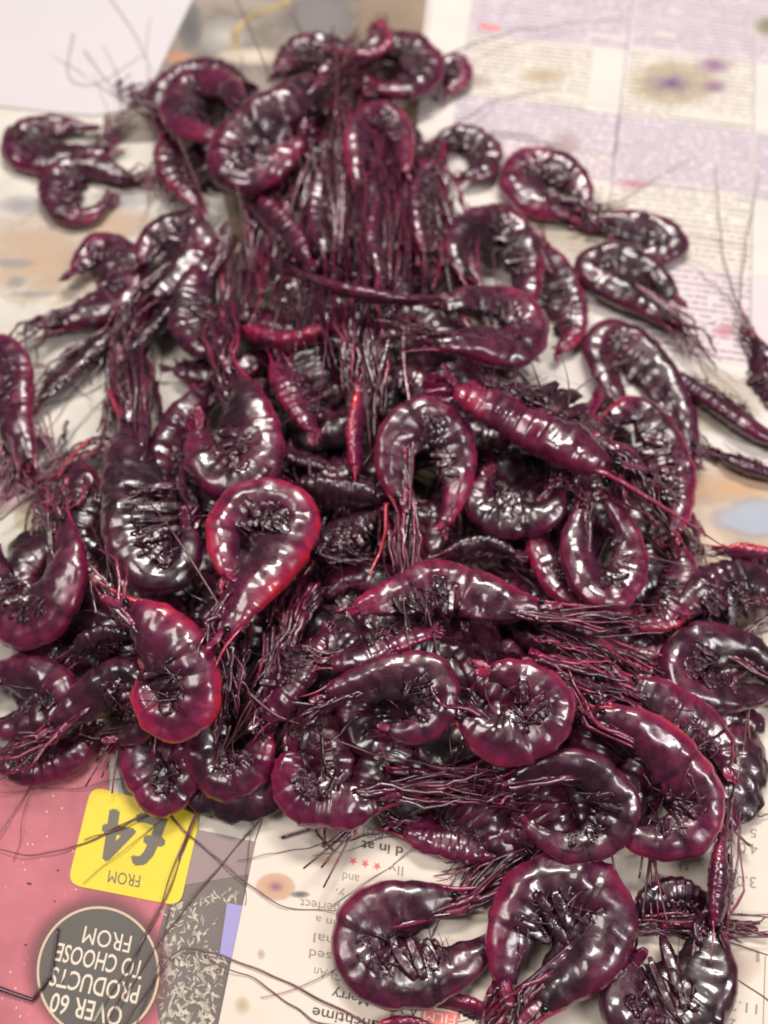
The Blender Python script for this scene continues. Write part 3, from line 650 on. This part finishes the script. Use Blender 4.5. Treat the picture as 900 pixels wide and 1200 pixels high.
def name_fillers():
    used = set()
    for r, cs in FILL:
        try: x, y = px_of(r.location)
        except ReferenceError: continue
        (rx, ry), ref = min(REFS, key=lambda q: (q[0][0]-x)**2+(q[0][1]-y)**2)
        dx, dy = x-rx, y-ry; di = ('right of' if dx > 0 else 'left of') if abs(dx) > abs(dy) else ('below' if dy > 0 else 'above')
        how = 'just' if math.hypot(dx, dy) < 32 else 'well'
        r['label'] = 'half buried dark prawn %s %s the %s' % (how, di, ref)
        rf2 = sorted(REFS, key=lambda q: (q[0][0]-x)**2+(q[0][1]-y)**2)
        if r['label'] in used:
            for m in (1, 2, 3):
                alt = 'buried dark prawn between %s and %s' % (ref, rf2[m][1])
                if alt not in used and len(alt.split()) <= 16: r['label'] = alt; break
        used.add(r['label'])
def scene_tree():
    from mathutils.bvhtree import BVHTree
    bpy.context.view_layer.update(); V, F, own = [], [], []
    for o in S.objects:
        if o.type != 'MESH': continue
        me = o.data; n = len(me.vertices); co = np.empty(n*3); me.vertices.foreach_get('co', co); co = co.reshape(-1, 3)
        M = np.array(o.matrix_world); co = co@M[:3,:3].T+M[:3,3]; b = len(V); V.extend(map(tuple, co))
        for p in me.polygons: F.append([b+k for k in p.vertices]); own.append(o)
    return BVHTree.FromPolygons(V, F), own
def place_filler(k, loc, rot):
    root, kids = PROTO[k]
    r = root.copy(); COL.objects.link(r); r.location = loc; r.rotation_euler = rot
    tag(r, 'half buried dark prawn', 'prawn', 'buried prawns carrying the heap'); cs = []
    for ch in kids:
        d = ch.copy(); COL.objects.link(d); d.parent = r; d.matrix_parent_inverse = Matrix.Identity(4); cs.append(d)
    FILL.append((r, cs))
def plug():                            # more buried prawns where bare paper would show through the heap
    rnd = random.Random(9)
    for root, kids in PROTO: 
        for o in [root]+kids: COL.objects.unlink(o)
    tr, own = scene_tree(); put = []
    for py in range(60, 1000, 9):
        for px in range(0, 900, 9):
            p = surf(px, py)
            if H(p.x, p.y) < .007: continue
            h = tr.ray_cast(CP, ray(px, py).normalized())
            if h[0] is None or h[0].z > .0045 or own[h[2]].name.startswith(('body', 'leg', 'prawn', 'swim', 'tail')): continue
            q = surf(px, py, -.004)
            if all((q-o).length > .011 for o in put):
                put.append(q); place_filler(rnd.randrange(4), (q.x, q.y, max(.0055, q.z)), (0, 0, rnd.uniform(0, 6.28)))
    print('plugged', len(put))
def prune():                           # leave out buried prawns nothing can be seen of
    tr, own = scene_tree(); seen = {}
    for off in (Vector((0,0,0)), Vector((.04,0,0)), Vector((-.04,0,0))):
        for j in range(150):
            for i in range(112):
                d = ray((i+.5)*8, (j+.5)*8)
                if off.length: d = (CP+d.normalized()*.27)-(CP+off)
                h = tr.ray_cast(CP+off, d.normalized())
                if h[2] is not None:
                    o = own[h[2]]; seen[o.name] = seen.get(o.name, 0)+(1 if off.length else 3)
    n = 0
    for r, cs in FILL:
        if seen.get(r.name, 0)+sum(seen.get(c.name, 0) for c in cs) < 9:
            for c in cs: bpy.data.objects.remove(c)
            bpy.data.objects.remove(r); n += 1
        else:
            for c in cs:
                if c.name not in seen: bpy.data.objects.remove(c)
    print('buried kept', len(FILL)-n, 'of', len(FILL))
    for root, kids in PROTO:
        for o in kids+[root]: bpy.data.objects.remove(o)
# ------------------------------------------------------------------ the papers
def print_mat(name, base, ink=None, pitch=3.3, dens=.3, rough=.6, var=.05, strength=.8, word=.9):
    """paper with fine print; uv are millimetres along and across the lines"""
    m, nt, b, N, L = nodes(name)
    g = N.new('ShaderNodeNewGeometry')
    n = N.new('ShaderNodeTexNoise'); n.inputs['Scale'].default_value = 38; n.inputs['Detail'].default_value = 5
    L.new(g.outputs['Position'], n.inputs['Vector'])
    r = ramp(N, [(.3, tuple(c*(1-var) for c in base)), (.7, tuple(min(1, c*(1+var)) for c in base))]); L.new(n.outputs['Fac'], r.inputs[0])
    out = r.outputs[0]
    if ink:
        uv = N.new('ShaderNodeUVMap'); uv.uv_map = 'uv'; sp = N.new('ShaderNodeSeparateXYZ'); L.new(uv.outputs[0], sp.inputs[0])
        def M(op, a, bb=None, c=None):
            x = N.new('ShaderNodeMath'); x.operation = op
            for i, v in enumerate((a, bb, c)):
                if v is None: continue
                if isinstance(v, (int, float)): x.inputs[i].default_value = v
                else: L.new(v, x.inputs[i])
            return x.outputs[0]
        row = M('DIVIDE', sp.outputs['Y'], pitch); fr = M('FRACT', row); fl = M('FLOOR', row)
        band = M('MULTIPLY', M('GREATER_THAN', fr, .32), M('LESS_THAN', fr, .66))
        def tex(sx, seed, det):
            c = N.new('ShaderNodeCombineXYZ'); L.new(M('MULTIPLY', sp.outputs['X'], sx), c.inputs[0]); L.new(M('MULTIPLY_ADD', fl, 3.71, seed), c.inputs[1])
            t = N.new('ShaderNodeTexNoise'); t.inputs['Scale'].default_value = 1; t.inputs['Detail'].default_value = det; L.new(c.outputs[0], t.inputs['Vector']); return t.outputs['Fac']
        words = M('GREATER_THAN', tex(.42*word, 0, 0), .36)
        lets = M('GREATER_THAN', tex(2.6*word, 9, 1), .5-.18*dens)
        f = M('MULTIPLY', M('MULTIPLY', band, words), lets); f = M('MULTIPLY', f, strength)
        mx = N.new('ShaderNodeMix'); mx.data_type = 'RGBA'; L.new(f, mx.inputs[0]); L.new(out, mx.inputs[6]); mx.inputs[7].default_value = (*ink, 1)
        out = mx.outputs[2]
    L.new(out, b.inputs['Base Color']); b.inputs['Roughness'].default_value = rough; b.inputs['Specular IOR Level'].default_value = .35
    n2 = N.new('ShaderNodeTexNoise'); n2.inputs['Scale'].default_value = 55; n2.inputs['Detail'].default_value = 3; L.new(g.outputs['Position'], n2.inputs['Vector'])
    bp = N.new('ShaderNodeBump'); bp.inputs['Strength'].default_value = .35; bp.inputs['Distance'].default_value = .002
    L.new(n2.outputs['Fac'], bp.inputs['Height']); L.new(bp.outputs[0], b.inputs['Normal'])
    return m
ZK = .42
def sheet(name, px, z, mat, parent=None, thick=.0001, dirpx=None, sub=False):
    if z > 0: z *= ZK; thick *= ZK
    P = [on_plane(x, y, z) for x, y in px]
    if dirpx: u = (on_plane(*dirpx[1])-on_plane(*dirpx[0])).normalized()
    else: u = Vector((1,0,0))
    v = Vector((0,0,1)).cross(u)
    n = len(P); V = P+[Vector((p.x, p.y, z-thick)) for p in P]
    F = [tuple(range(n))]+[((i+1) % n, i, n+i, n+(i+1) % n) for i in range(n)]
    nrm = (P[1]-P[0]).cross(P[2]-P[1])
    area = sum(P[i].x*P[(i+1) % n].y-P[(i+1) % n].x*P[i].y for i in range(n))
    if area < 0: F = [tuple(reversed(f)) for f in F]
    uv = [(p.dot(u)*1000, p.dot(v)*1000) for p in V]
    return mesh(name, V, F, mat, parent, smooth=False, uv=uv)
def soft_mat(name, cols, noise_amt=.25, strength=1.0, scale=70):
    m, nt, b, N, L = nodes(name)
    uv = N.new('ShaderNodeUVMap'); uv.uv_map = 'uv'
    g = N.new('ShaderNodeNewGeometry'); n = N.new('ShaderNodeTexNoise'); n.inputs['Scale'].default_value = scale; n.inputs['Detail'].default_value = 4
    L.new(g.outputs['Position'], n.inputs['Vector'])
    ln = N.new('ShaderNodeVectorMath'); ln.operation = 'LENGTH'; L.new(uv.outputs[0], ln.inputs[0])
    a = N.new('ShaderNodeMath'); a.operation = 'MULTIPLY_ADD'; a.inputs[1].default_value = noise_amt*2; a.inputs[2].default_value = -noise_amt; L.new(n.outputs['Fac'], a.inputs[0])
    s = N.new('ShaderNodeMath'); s.operation = 'ADD'; L.new(ln.outputs['Value'], s.inputs[0]); L.new(a.outputs[0], s.inputs[1])
    r = ramp(N, [(p, c[:3]) for p, c in cols]); L.new(s.outputs[0], r.inputs[0]); L.new(r.outputs[0], b.inputs['Base Color'])
    ra = ramp(N, [(p, (c[3]*strength,)*3) for p, c in cols]); L.new(s.outputs[0], ra.inputs[0])
    edge = N.new('ShaderNodeMapRange'); edge.inputs['From Min'].default_value = .98; edge.inputs['From Max'].default_value = .8
    L.new(ln.outputs['Value'], edge.inputs['Value'])
    mu = N.new('ShaderNodeMath'); mu.operation = 'MULTIPLY'; mu.use_clamp = True; L.new(ra.outputs[0], mu.inputs[0]); L.new(edge.outputs[0], mu.inputs[1]); L.new(mu.outputs[0], b.inputs['Alpha'])
    b.inputs['Roughness'].default_value = .6
    return m
def disc(name, c, rx, ry, z, mat, parent, rot=0, n=28, inner=0):
    z *= ZK
    cc = on_plane(c[0], c[1], z); V, uv, F = [], [], []
    ex = on_plane(c[0]+rx, c[1], z)-cc; ey = on_plane(c[0], c[1]-ry, z)-cc
    V.append(cc); uv.append((0,0))
    for k in range(n):
        a = 2*math.pi*k/n; x, y = math.cos(a), math.sin(a); xr, yr = x*math.cos(rot)-y*math.sin(rot), x*math.sin(rot)+y*math.cos(rot)
        V.append(cc+ex*xr+ey*yr); uv.append((x, y))
    for k in range(n): F.append((0, 1+k, 1+(k+1) % n))
    return mesh(name, V, F, mat, parent, smooth=False, uv=uv)
def ring(name, c, rx, ry, z, mat, parent, w=.04, n=56):
    z *= ZK
    cc = on_plane(c[0], c[1], z); ex = on_plane(c[0]+rx, c[1], z)-cc; ey = on_plane(c[0], c[1]-ry, z)-cc; V, F = [], []
    for k in range(n):
        a = 2*math.pi*k/n; d = ex*math.cos(a)+ey*math.sin(a); V += [cc+d, cc+d*(1-w)]
    for k in range(n): a, b = 2*k, 2*((k+1) % n); F.append((a, b, b+1, a+1))
    return mesh(name, V, F, mat, parent, smooth=False)
def lettering(txt, st, en, top, z, mat, parent, bold=0.0, fat=0.0):
    z *= ZK
    cu = bpy.data.curves.new('lettering', 'FONT'); cu.body = txt; cu.offset = bold; cu.resolution_u = 3
    o = bpy.data.objects.new('tmp_text', cu); COL.objects.link(o); bpy.context.view_layer.update()
    me = bpy.data.meshes.new_from_object(o.evaluated_get(bpy.context.evaluated_depsgraph_get()))
    bpy.data.objects.remove(o)
    if fat:                            # heavy strokes: the same outline laid three times, a hair apart
        b0 = [(v.co.copy()) for v in me.vertices]; f0 = [tuple(p.vertices) for p in me.polygons]; nv = len(b0); m2 = bpy.data.meshes.new('lettering'); VV = []; FF = []
        for q, (dx, dy) in enumerate(((0,0),(fat,0),(-fat,0),(0,fat*.6),(0,-fat*.6))):
            VV += [(v.x+dx, v.y+dy, q) for v in b0]; FF += [tuple(i+q*nv for i in f) for f in f0]
        m2.from_pydata(VV, [], FF); me = m2
    A, B, T = on_plane(*st, z), on_plane(*en, z), on_plane(*top, z)
    xs = [v.co.x for v in me.vertices]; x0, x1 = min(xs), max(xs); u = (B-A)/(x1-x0)
    # cap height of the built-in font is about .69
    caps = max(v.co.y for v in me.vertices) if any(c.isupper() or c.isdigit() or c in 'lhdtf' for c in txt) else .72
    w = (T-A)/max(.5, caps)
    for v in me.vertices:
        p = A+u*(v.co.x-x0)+w*v.co.y; v.co = (p.x, p.y, z+(v.co.z*.00001 if fat else 0))
    me.materials.clear(); me.materials.append(mat); me.name = 'lettering'
    q = bpy.data.objects.new('lettering', me); COL.objects.link(q)
    # faces must look up
    if me.polygons and me.polygons[0].normal.z < 0: me.flip_normals()
    q.parent = parent
    return q
def strip(name, pts, wpx, z, mat, parent):
    z *= ZK
    C, _ = catmull([on_plane(x, y, z) for x, y in pts], 14); V, F = [], []
    for i, p in enumerate(C):
        t = (C[min(i+1, 13)]-C[max(i-1, 0)]).normalized(); s = t.cross(Vector((0,0,1)))*(wpx*.5*mm_per_px(p)); V += [p-s, p+s]
    for i in range(13): F.append((2*i, 2*i+1, 2*i+3, 2*i+2))
    return mesh(name, V, F, mat, parent, smooth=False)

INK = (.10,.08,.12)
TXT_D = ((720,133),(880,152))
table = sheet('table_top', [(-900,-420),(1800,-420),(1500,1500),(-600,1500)], -.0006, simple('table_wood', (.30,.22,.16), .5, .2, 20), thick=.02)
tag(table, kind='structure')
# TV listings page at the far right
page = sheet('newspaper', [(508,-60),(1150,-60),(1150,900),(700,900),(480,420),(492,70)], 0, print_mat('newsprint_cream', (.73,.68,.64)), dirpx=TXT_D)
tag(page, 'newspaper listings page in lavender and cream blocks of tiny print behind the heap', 'newspaper')
LAV, LAVL, CRE, PNK = (.66,.58,.64), (.70,.62,.67), (.75,.69,.62), (.73,.63,.65)
def M_(base, k=0, **kw): return print_mat('printed_block', base, INK, **kw)
mlav, mcre, mpnk = M_(LAV), M_(CRE), M_(PNK); blav, bpnk = print_mat('plain_block', LAVL), print_mat('plain_block', PNK)
Z = .00025
for px, m in [
  ([(560,-30),(744,-30),(738,58),(552,40)], mlav), ([(552,41),(695,57),(688,130),(536,109)], mcre),
  ([(536,110),(727,134),(722,181),(530,150)], mlav), ([(530,152),(721,183),(716,215),(600,196),(522,182)], mpnk),
  ([(600,200),(716,217),(712,300),(600,290)], mcre),
  ([(746,-30),(884,-30),(883,72),(740,54)], mlav), ([(740,56),(883,74),(881,151),(724,133)], mcre),
  ([(724,134),(881,153),(879,231),(716,212)], mlav), ([(716,214),(879,233),(879,320),(720,298)], mcre),
  ([(720,302),(879,323),(878,430),(730,400)], mpnk),
  ([(888,-30),(1000,-30),(1000,88),(887,73)], mlav), ([(886,155),(1000,170),(1000,250),(884,232)], mlav), ([(884,325),(1000,340),(1000,600),(880,450)], bpnk)]:
    sheet('printed_panel', px, Z, m, page, dirpx=TXT_D)
mrule = simple('rule_ink', (.30,.26,.33), .6)
for a, b in [((559,-30),(540,110)),((744,-30),(714,240)),((886,-30),(879,420)),((530,151),(722,182)),((498,60),(508,-30))]:
    strip('column_rule', [a, b], 1.3, Z+.0001, mrule, page)
mb = print_mat('bold_print', CRE, (.06,.05,.07), 2.6, 1.0, strength=.9, word=.7)
for a, b, h in [((612,108),(722,124),5),((690,40),(735,45),4),((795,132),(881,145),6),((886,150),(930,156),6),((768,212),(838,222),5),((840,226),(900,236),5),((632,108),(700,118),4),((785,14),(800,16),4),((770,40),(792,42),5),((880,320),(930,327),5),((780,302),(870,314),4)]:
    strip('heading_line', [a, b], h, Z+.0002, mb, page)
strip('red_tag', [(562,30),(586,34)], 8, Z+.0002, simple('red_ink', (.80,.22,.20), .6), page)
MC, WH = (.30,.14,.34), (.45,.35,.20)
st_big = soft_mat('purple_yellow_stain', [(0,(.14,.06,.18,.8)),(.15,(.26,.16,.28,.65)),(.4,(.44,.37,.28,.5)),(.7,(.55,.46,.26,.35)),(1,(.7,.6,.4,0))], .4, 1, 90)
disc('stain_and_shade', (788,97), 60, 30, .0006, st_big, page, -.15)
st_pur = soft_mat('purple_stain', [(0,(.26,.10,.30,.8)),(.5,(.45,.30,.42,.45)),(1,(.6,.5,.5,0))], .2)
disc('stain_and_shade', (836,76), 30, 13, .0007, st_pur, page); disc('stain_and_shade', (838,101), 22, 11, .0007, st_pur, page)
st_yel = soft_mat('yellow_stain', [(0,(.50,.36,.22,.55)),(.5,(.62,.52,.30,.35)),(1,(.7,.6,.4,0))], .2)
st_brn = soft_mat('brown_stain_and_shade', [(0,(.46,.30,.32,.5)),(.6,(.6,.48,.42,.3)),(1,(.7,.6,.5,0))], .2)
st_grn = soft_mat('olive_stain', [(0,(.22,.20,.10,.7)),(.6,(.42,.38,.24,.5)),(1,(.6,.55,.4,0))], .2)
st_red = soft_mat('pink_stain', [(0,(.62,.16,.26,.6)),(.5,(.72,.36,.44,.4)),(1,(.8,.5,.6,0))], .2)
disc('stain_and_shade', (636,88), 34, 12, .0006, st_yel, page); disc('stain_and_shade', (560,96), 22, 10, .0006, st_brn, page); disc('stain_and_shade', (664,166), 22, 18, .0006, st_brn, page)
disc('stain_and_shade', (898,30), 16, 14, .0006, st_grn, page); disc('stain_and_shade', (848,388), 18, 12, .0006, st_red, page); disc('stain_and_shade', (742,216), 26, 8, .0006, st_red, page)
disc('stain_and_shade', (664,264), 90, 46, .0006, soft_mat('brownish_tint', [(0,(.42,.36,.27,.6)),(.6,(.55,.48,.38,.45)),(1,(.7,.6,.5,0))], .2), page, .3)  # soft shadow below the plump oval prawn, painted as a brownish tint
disc('stain_and_shade', (830,470), 80, 42, .0007, soft_mat('brownish_tint', [(0,(.40,.34,.26,.6)),(.6,(.55,.48,.38,.45)),(1,(.7,.6,.5,0))], .2), page, -.5)  # brownish patch under the right edge prawns, fading outward
# torn picture page at the right edge
pic = sheet('magazine_page', [(700,548),(760,535),(1100,560),(1100,760),(720,760)], .0009, print_mat('picture_print', (.62,.50,.40), var=.3), thick=.0001)
tag(pic, 'magazine picture page with an orange patch and pale blue corner at the right edge', 'magazine page')
disc('printed_patch', (850,572), 75, 26, .0011, soft_mat('orange_print', [(0,(.70,.42,.22,.75)),(.45,(.68,.48,.32,.6)),(1,(.6,.5,.4,0))], .5), pic, .2)
disc('printed_patch', (885,606), 60, 26, .0013, soft_mat('blue_print', [(0,(.42,.48,.60,.9)),(.6,(.46,.50,.58,.8)),(1,(.5,.5,.6,0))], .45), pic, 0)
# picture page on the left
lp = sheet('magazine_page', [(-300,120),(240,120),(330,560),(240,960),(-300,960)], .0005, print_mat('picture_print_grey', (.66,.62,.56), var=.14), thick=.0001)
tag(lp, 'magazine page with a blurred tan and grey picture under the left side of the heap', 'magazine page')
tan = soft_mat('tan_print', [(0,(.58,.40,.28,.85)),(.5,(.60,.46,.34,.65)),(1,(.7,.6,.5,0))], .6, 1, 140)
disc('printed_patch', (45,302), 105, 62, .0007, tan, lp, .1); disc('printed_patch', (130,262), 70, 24, .0008, tan, lp)
gry = soft_mat('grey_print', [(0,(.36,.34,.36,.7)),(.5,(.44,.42,.44,.45)),(1,(.6,.6,.6,0))], .5)
for c, rx, ry, rt in [((30,240),46,14,0),((10,308),40,7,.1),((40,344),34,5,.15),((20,330),14,8,.5),((140,235),40,16,0)]:
    disc('printed_patch', c, rx, ry, .0010, gry, lp, rt)
disc('printed_patch', (52,606), 42, 26, .0010, soft_mat('straw_print', [(0,(.76,.66,.42,.9)),(.7,(.72,.62,.44,.8)),(1,(.7,.6,.5,0))], .1), lp)
disc('printed_patch', (8,560), 40, 46, .0011, soft_mat('rose_print', [(0,(.74,.40,.52,.8)),(.7,(.76,.50,.58,.5)),(1,(.7,.6,.5,0))], .15), lp)
# brown picture page at the back
bp_ = sheet('magazine_page', [(130,-60),(424,-60),(416,150),(120,170)], .0010, print_mat('brown_picture', (.27,.23,.20), var=.45), thick=.0001)
tag(bp_, 'magazine page with a dim brown photograph and a yellow curve behind the heap crest', 'magazine page')
disc('printed_patch', (262,42), 42, 32, .0012, soft_mat('pale_print', [(0,(.55,.52,.47,.9)),(.6,(.45,.42,.38,.6)),(1,(.3,.3,.3,0))], .2), bp_)
disc('printed_patch', (300,66), 60, 14, .0013, soft_mat('cream_print', [(0,(.75,.68,.54,.95)),(.6,(.7,.6,.5,.7)),(1,(.3,.3,.3,0))], .2), bp_)
disc('printed_patch', (210,68), 26, 12, .0013, soft_mat('orange_red_print', [(0,(.62,.26,.14,.85)),(.6,(.6,.36,.26,.6)),(1,(.3,.3,.3,0))], .2), bp_)
disc('printed_patch', (222,30), 18, 34, .0014, soft_mat('grey_dark_print', [(0,(.12,.11,.11,.9)),(.6,(.2,.2,.2,.6)),(1,(.3,.3,.3,0))], .2), bp_)
strip('yellow_curve', [(276,58),(278,34),(300,16),(332,4),(350,-20)], 9, .0015, simple('yellow_print', (.42,.32,.16), .5, .4, 90), bp_)
disc('printed_patch', (375,20), 44, 30, .0012, soft_mat('slate_print', [(0,(.24,.22,.23,.9)),(.7,(.26,.24,.24,.7)),(1,(.3,.3,.3,0))], .2), bp_)
# blank white sheet, far left
ws = sheet('paper_sheet', [(-200,-60),(240,-60),(226,-2),(206,40),(188,78),(170,112),(150,128),(110,135),(60,131),(-20,122),(-200,110)], .0022, simple('white_card', (.66,.62,.65), .5, .02, 20), thick=.0012)
tag(ws, 'blank white sheet with a rounded corner at the far left of the heap', 'paper')
# pink advert page
pk = sheet('flyer', [(12,860),(128,860),(128,930),(235,950),(196,1060),(184,1100),(176,1130),(196,1260),(-200,1260),(-200,1180),(-25,985)], .0013, None or print_mat('pink_flyer', (.54,.17,.205), var=.28), thick=.0001)
tag(pk, 'pink advertising page with a yellow price tag and round black badge', 'flyer')
# pale specks of the pink print
rs = random.Random(8); VV, FF = [], []
for i in range(90):
    x, y = rs.uniform(-10,180), rs.uniform(900,1200)
    if x > 128 and y < 960: continue
    c = on_plane(x, y, .00145*ZK); r = rs.choice((.0001,.00015,.0002,.0003)); b = len(VV)
    for k in range(6): VV.append(c+Vector((math.cos(k*1.047), math.sin(k*1.047), 0))*r)
    FF.append(tuple(range(b, b+6)))
s_ = mesh('printed_speck', VV, FF, simple('speck_print', (.80,.50,.46), .6), pk, smooth=False); s_['kind'] = 'stuff'
VV, FF = [], []
for x, y in [(35,1036),(64,1056),(33,1035),(68,1020),(30,1107)]:
    c = on_plane(x, y, .0015*ZK); b = len(VV)
    for k in range(6): VV.append(c+Vector((math.cos(k*1.047)*rs.uniform(.5,1.4), math.sin(k*1.047)*rs.uniform(.3,.8), 0))*.0005)
    FF.append(tuple(range(b, b+6)))
mesh('dirt_fleck', VV, FF, simple('dirt', (.10,.03,.05), .6), pk, smooth=False)['kind'] = 'stuff'
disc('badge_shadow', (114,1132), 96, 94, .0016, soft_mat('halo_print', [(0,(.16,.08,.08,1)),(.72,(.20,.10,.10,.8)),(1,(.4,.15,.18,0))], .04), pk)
disc('badge', (115,1137), 72, 75, .0018, simple('badge_black', (.105,.095,.085), .5, .1, 60), pk, n=56)
ring('badge_ring', (115,1137), 72, 75, .0019, simple('badge_cream', (.66,.50,.36), .5), pk)
LC = simple('badge_lettering', (.78,.68,.55), .5)
for t, a, b, c in [('FROM',(155,1097),(100,1085),(151,1117)),('TO CHOOSE',(170,1127),(69,1105),(165,1148)),('PRODUCTS',(165,1155),(62,1133),(160,1177)),('OVER 60',(145,1181),(62,1163),(140,1204))]:
    lettering(t, a, b, c, .0020, LC, pk, .010 if 'M' not in t else 0)
def rounded(px, f=.14, n=5):
    out = []; m = len(px)
    for i in range(m):
        p, a, b = Vector(px[i]), Vector(px[i-1]), Vector(px[(i+1) % m]); A = p.lerp(a, f); B = p.lerp(b, f)
        for k in range(n+1):
            u = k/n; out.append(tuple(A*(1-u)**2+p*2*u*(1-u)+B*u*u))
    return out
sheet('price_tag', rounded([(107,921),(235,954),(211,1062),(79,1036)], .13), .0019, simple('tag_yellow', (.82,.64,.035), .5, .05, 40), pk)
GD = simple('tag_lettering', (.15,.135,.10), .5)
lettering('£4', (197,960), (123,948), (190,1020), .0021, GD, pk, 0, .035)
lettering('FROM', (165,1026), (128,1020), (163,1040), .0021, GD, pk, 0)
# dark leaf photograph between the pages
dl = sheet('magazine_page', [(128,860),(330,900),(300,985),(250,1260),(150,1260),(176,1060)], .0008, print_mat('dim_print', (.20,.17,.155), var=.15), thick=.0001)
tag(dl, 'magazine page with a dark photo of pale tea leaf flecks beside the round badge', 'magazine page')
sheet('printed_panel', [(232,955),(300,972),(296,1024),(200,1040),(218,980)], .0012, print_mat('mauve_print', (.33,.25,.25), var=.1), dl)
sheet('printed_panel', [(240,925),(312,945),(298,986),(232,972)], .0013, print_mat('pale_cup_print', (.66,.62,.54), var=.1), dl)
disc('printed_patch', (256,948), 24, 15, .0015, soft_mat('peach_print', [(0,(.62,.30,.22,1)),(.7,(.66,.34,.26,.9)),(1,(.7,.6,.5,0))], .1), dl)
sheet('purple_strip', [(266,1058),(288,1062),(276,1124),(257,1120)], .0015, simple('violet_print', (.36,.32,.62), .5), dl)
VV, FF = [], []; rs = random.Random(4)
for i in range(520):
    y = rs.uniform(1032,1230); xr = 296-(y-985)*.205-3
    xl = 196 if y < 1065 else 187
    x = rs.uniform(xl, xr)
    if y < 1050-(x-200)*.25+8: continue
    if 255 < x < 290 and 1058 < y < 1122: continue
    c = on_plane(x, y, (.0013+.0001*rs.random())*ZK); a = rs.uniform(0, math.pi); l = rs.uniform(.0005,.0015); w = l*rs.uniform(.2,.45)
    d = Vector((math.cos(a), math.sin(a), 0)); s = Vector((-d.y, d.x, 0)); b = len(VV)
    VV += [c-d*l, c-d*l*.3+s*w, c+d*l*.5+s*w*.8, c+d*l, c+d*l*.4-s*w*.7, c-d*l*.4-s*w*rs.uniform(.1,.8)]; FF.append(tuple(range(b, b+6)))
f_ = mesh('leaf_flecks', VV, FF, simple('leaf_fleck_print', (.50,.44,.37), .6, .5, 900), dl, smooth=False); f_['kind'] = 'stuff'
# cream film page in front
cp = sheet('newspaper', [(322,920),(500,800),(760,700),(1150,720),(1150,1300),(236,1300),(256,1200),(300,985)], .0022, print_mat('cream_page', (.78,.69,.60), var=.03), thick=.0002)
tag(cp, 'cream newspaper page with film listings and a price column under the front prawns', 'newspaper')
G1 = simple('grey_ink', (.33,.29,.26), .6); G2 = simple('black_ink', (.12,.10,.09), .6); RD = simple('star_red', (.80,.16,.14), .6)
ZT = .0024
for t, a, b, c, m, bo in [('d in at',(473,993),(424,985),(472,1004),G2,.02),('(PG)',(450,974),(426,970),(449,985),G1,0),('lly',(473,1016),(456,1012),(472,1027),G1,0),
  ('and',(421,1026),(402,1022),(420,1036),G1,0),('y,',(404,1044),(394,1042),(403,1053),G1,0),('perfect',(398,1060),(352,1053),(397,1071),G1,0),('in a',(393,1078),(370,1073),(392,1087),G1,0),('nal',(392,1098),(368,1093),(391,1109),G1,0),
  ('used',(398,1118),(363,1112),(397,1129),G1,0),('(PG) An',(414,1142),(369,1133),(412,1153),G1,0),('A Very Merry',(492,1180),(390,1159),(490,1192),G2,.006),
  ('Lunchtime',(455,1199),(367,1180),(453,1212),G2,.012),('Chri',(540,1175),(505,1167),(539,1187),G2,.018),
  ('5',(887,972),(879,971),(887,982),G1,0),('4.0',(888,989),(866,987),(888,1002),G1,0),('3.0',(886,1028),(863,1026),(886,1041),G1,0),('1',(890,1115),(886,1114),(890,1128),G1,0),
  ('11.25',(888,1177),(844,1170),(887,1189),G1,0),('20',(863,1195),(846,1192),(862,1206),G1,0),('ti',(808,1014),(796,1012),(808,1023),G1,0)]:
    lettering(t, a, b, c, ZT, m, cp, bo)
def star(x, y):
    c = on_plane(x, y, ZT*ZK); V = []
    for k in range(10):
        r = .00125 if k % 2 == 0 else .00055; a = math.pi*k/5-math.pi/2; V.append(c+Vector((math.cos(a), math.sin(a), 0))*r)
    F = [tuple(range(10))]; mesh('star', V, F, RD, cp, smooth=False)
for x, y in [(414,1009),(428,1012),(442,1015),(416,976)]: star(x, y)
sheet('film_tag', [(494,1181),(538,1187),(536,1204),(492,1200)], ZT, simple('film_tag_red', (.78,.22,.19), .6), cp)
lettering('FILM', (534,1190), (497,1185), (533,1201), ZT+.0002, simple('film_tag_lettering', (.85,.62,.55), .6), cp, 0)
strip('column_rule', [(897,1120),(893,1240)], 1.2, ZT, G1, cp)
st_spot = soft_mat('orange_ring_stain', [(0,(.36,.12,.24,.85)),(.16,(.48,.20,.24,.7)),(.4,(.68,.38,.22,.55)),(.75,(.72,.44,.28,.5)),(1,(.8,.6,.45,0))], .05)
disc('stain_and_shade', (323,1039), 27, 19, .0026, st_spot, cp); disc('stain_and_shade', (379,1006), 20, 11, .0026, st_yel, cp); disc('stain_and_shade', (352,1048), 14, 5, .0027, soft_mat('ink_smear', [(0,(.12,.1,.1,.8)),(.6,(.2,.2,.2,.5)),(1,(.5,.5,.5,0))], .2), cp, -.4)
disc('stain_and_shade', (306,1118), 6, 8, .0026, st_brn, cp); disc('stain_and_shade', (284,1178), 12, 14, .0026, st_yel, cp); disc('stain_and_shade', (400,980), 26, 8, .0026, st_yel, cp)
disc('stain_and_shade', (845,725), 55, 45, .0026, soft_mat('murky_stain', [(0,(.20,.15,.09,.9)),(.5,(.34,.27,.18,.8)),(1,(.6,.5,.4,0))], .2), cp)
disc('stain_and_shade', (860,1130), 40, 30, .0026, st_brn, cp); disc('stain_and_shade', (300,955), 22, 12, .0026, st_brn, cp)  # first disc paints the soft shadow right of the front corner prawn
plug(); prune(); name_fillers()
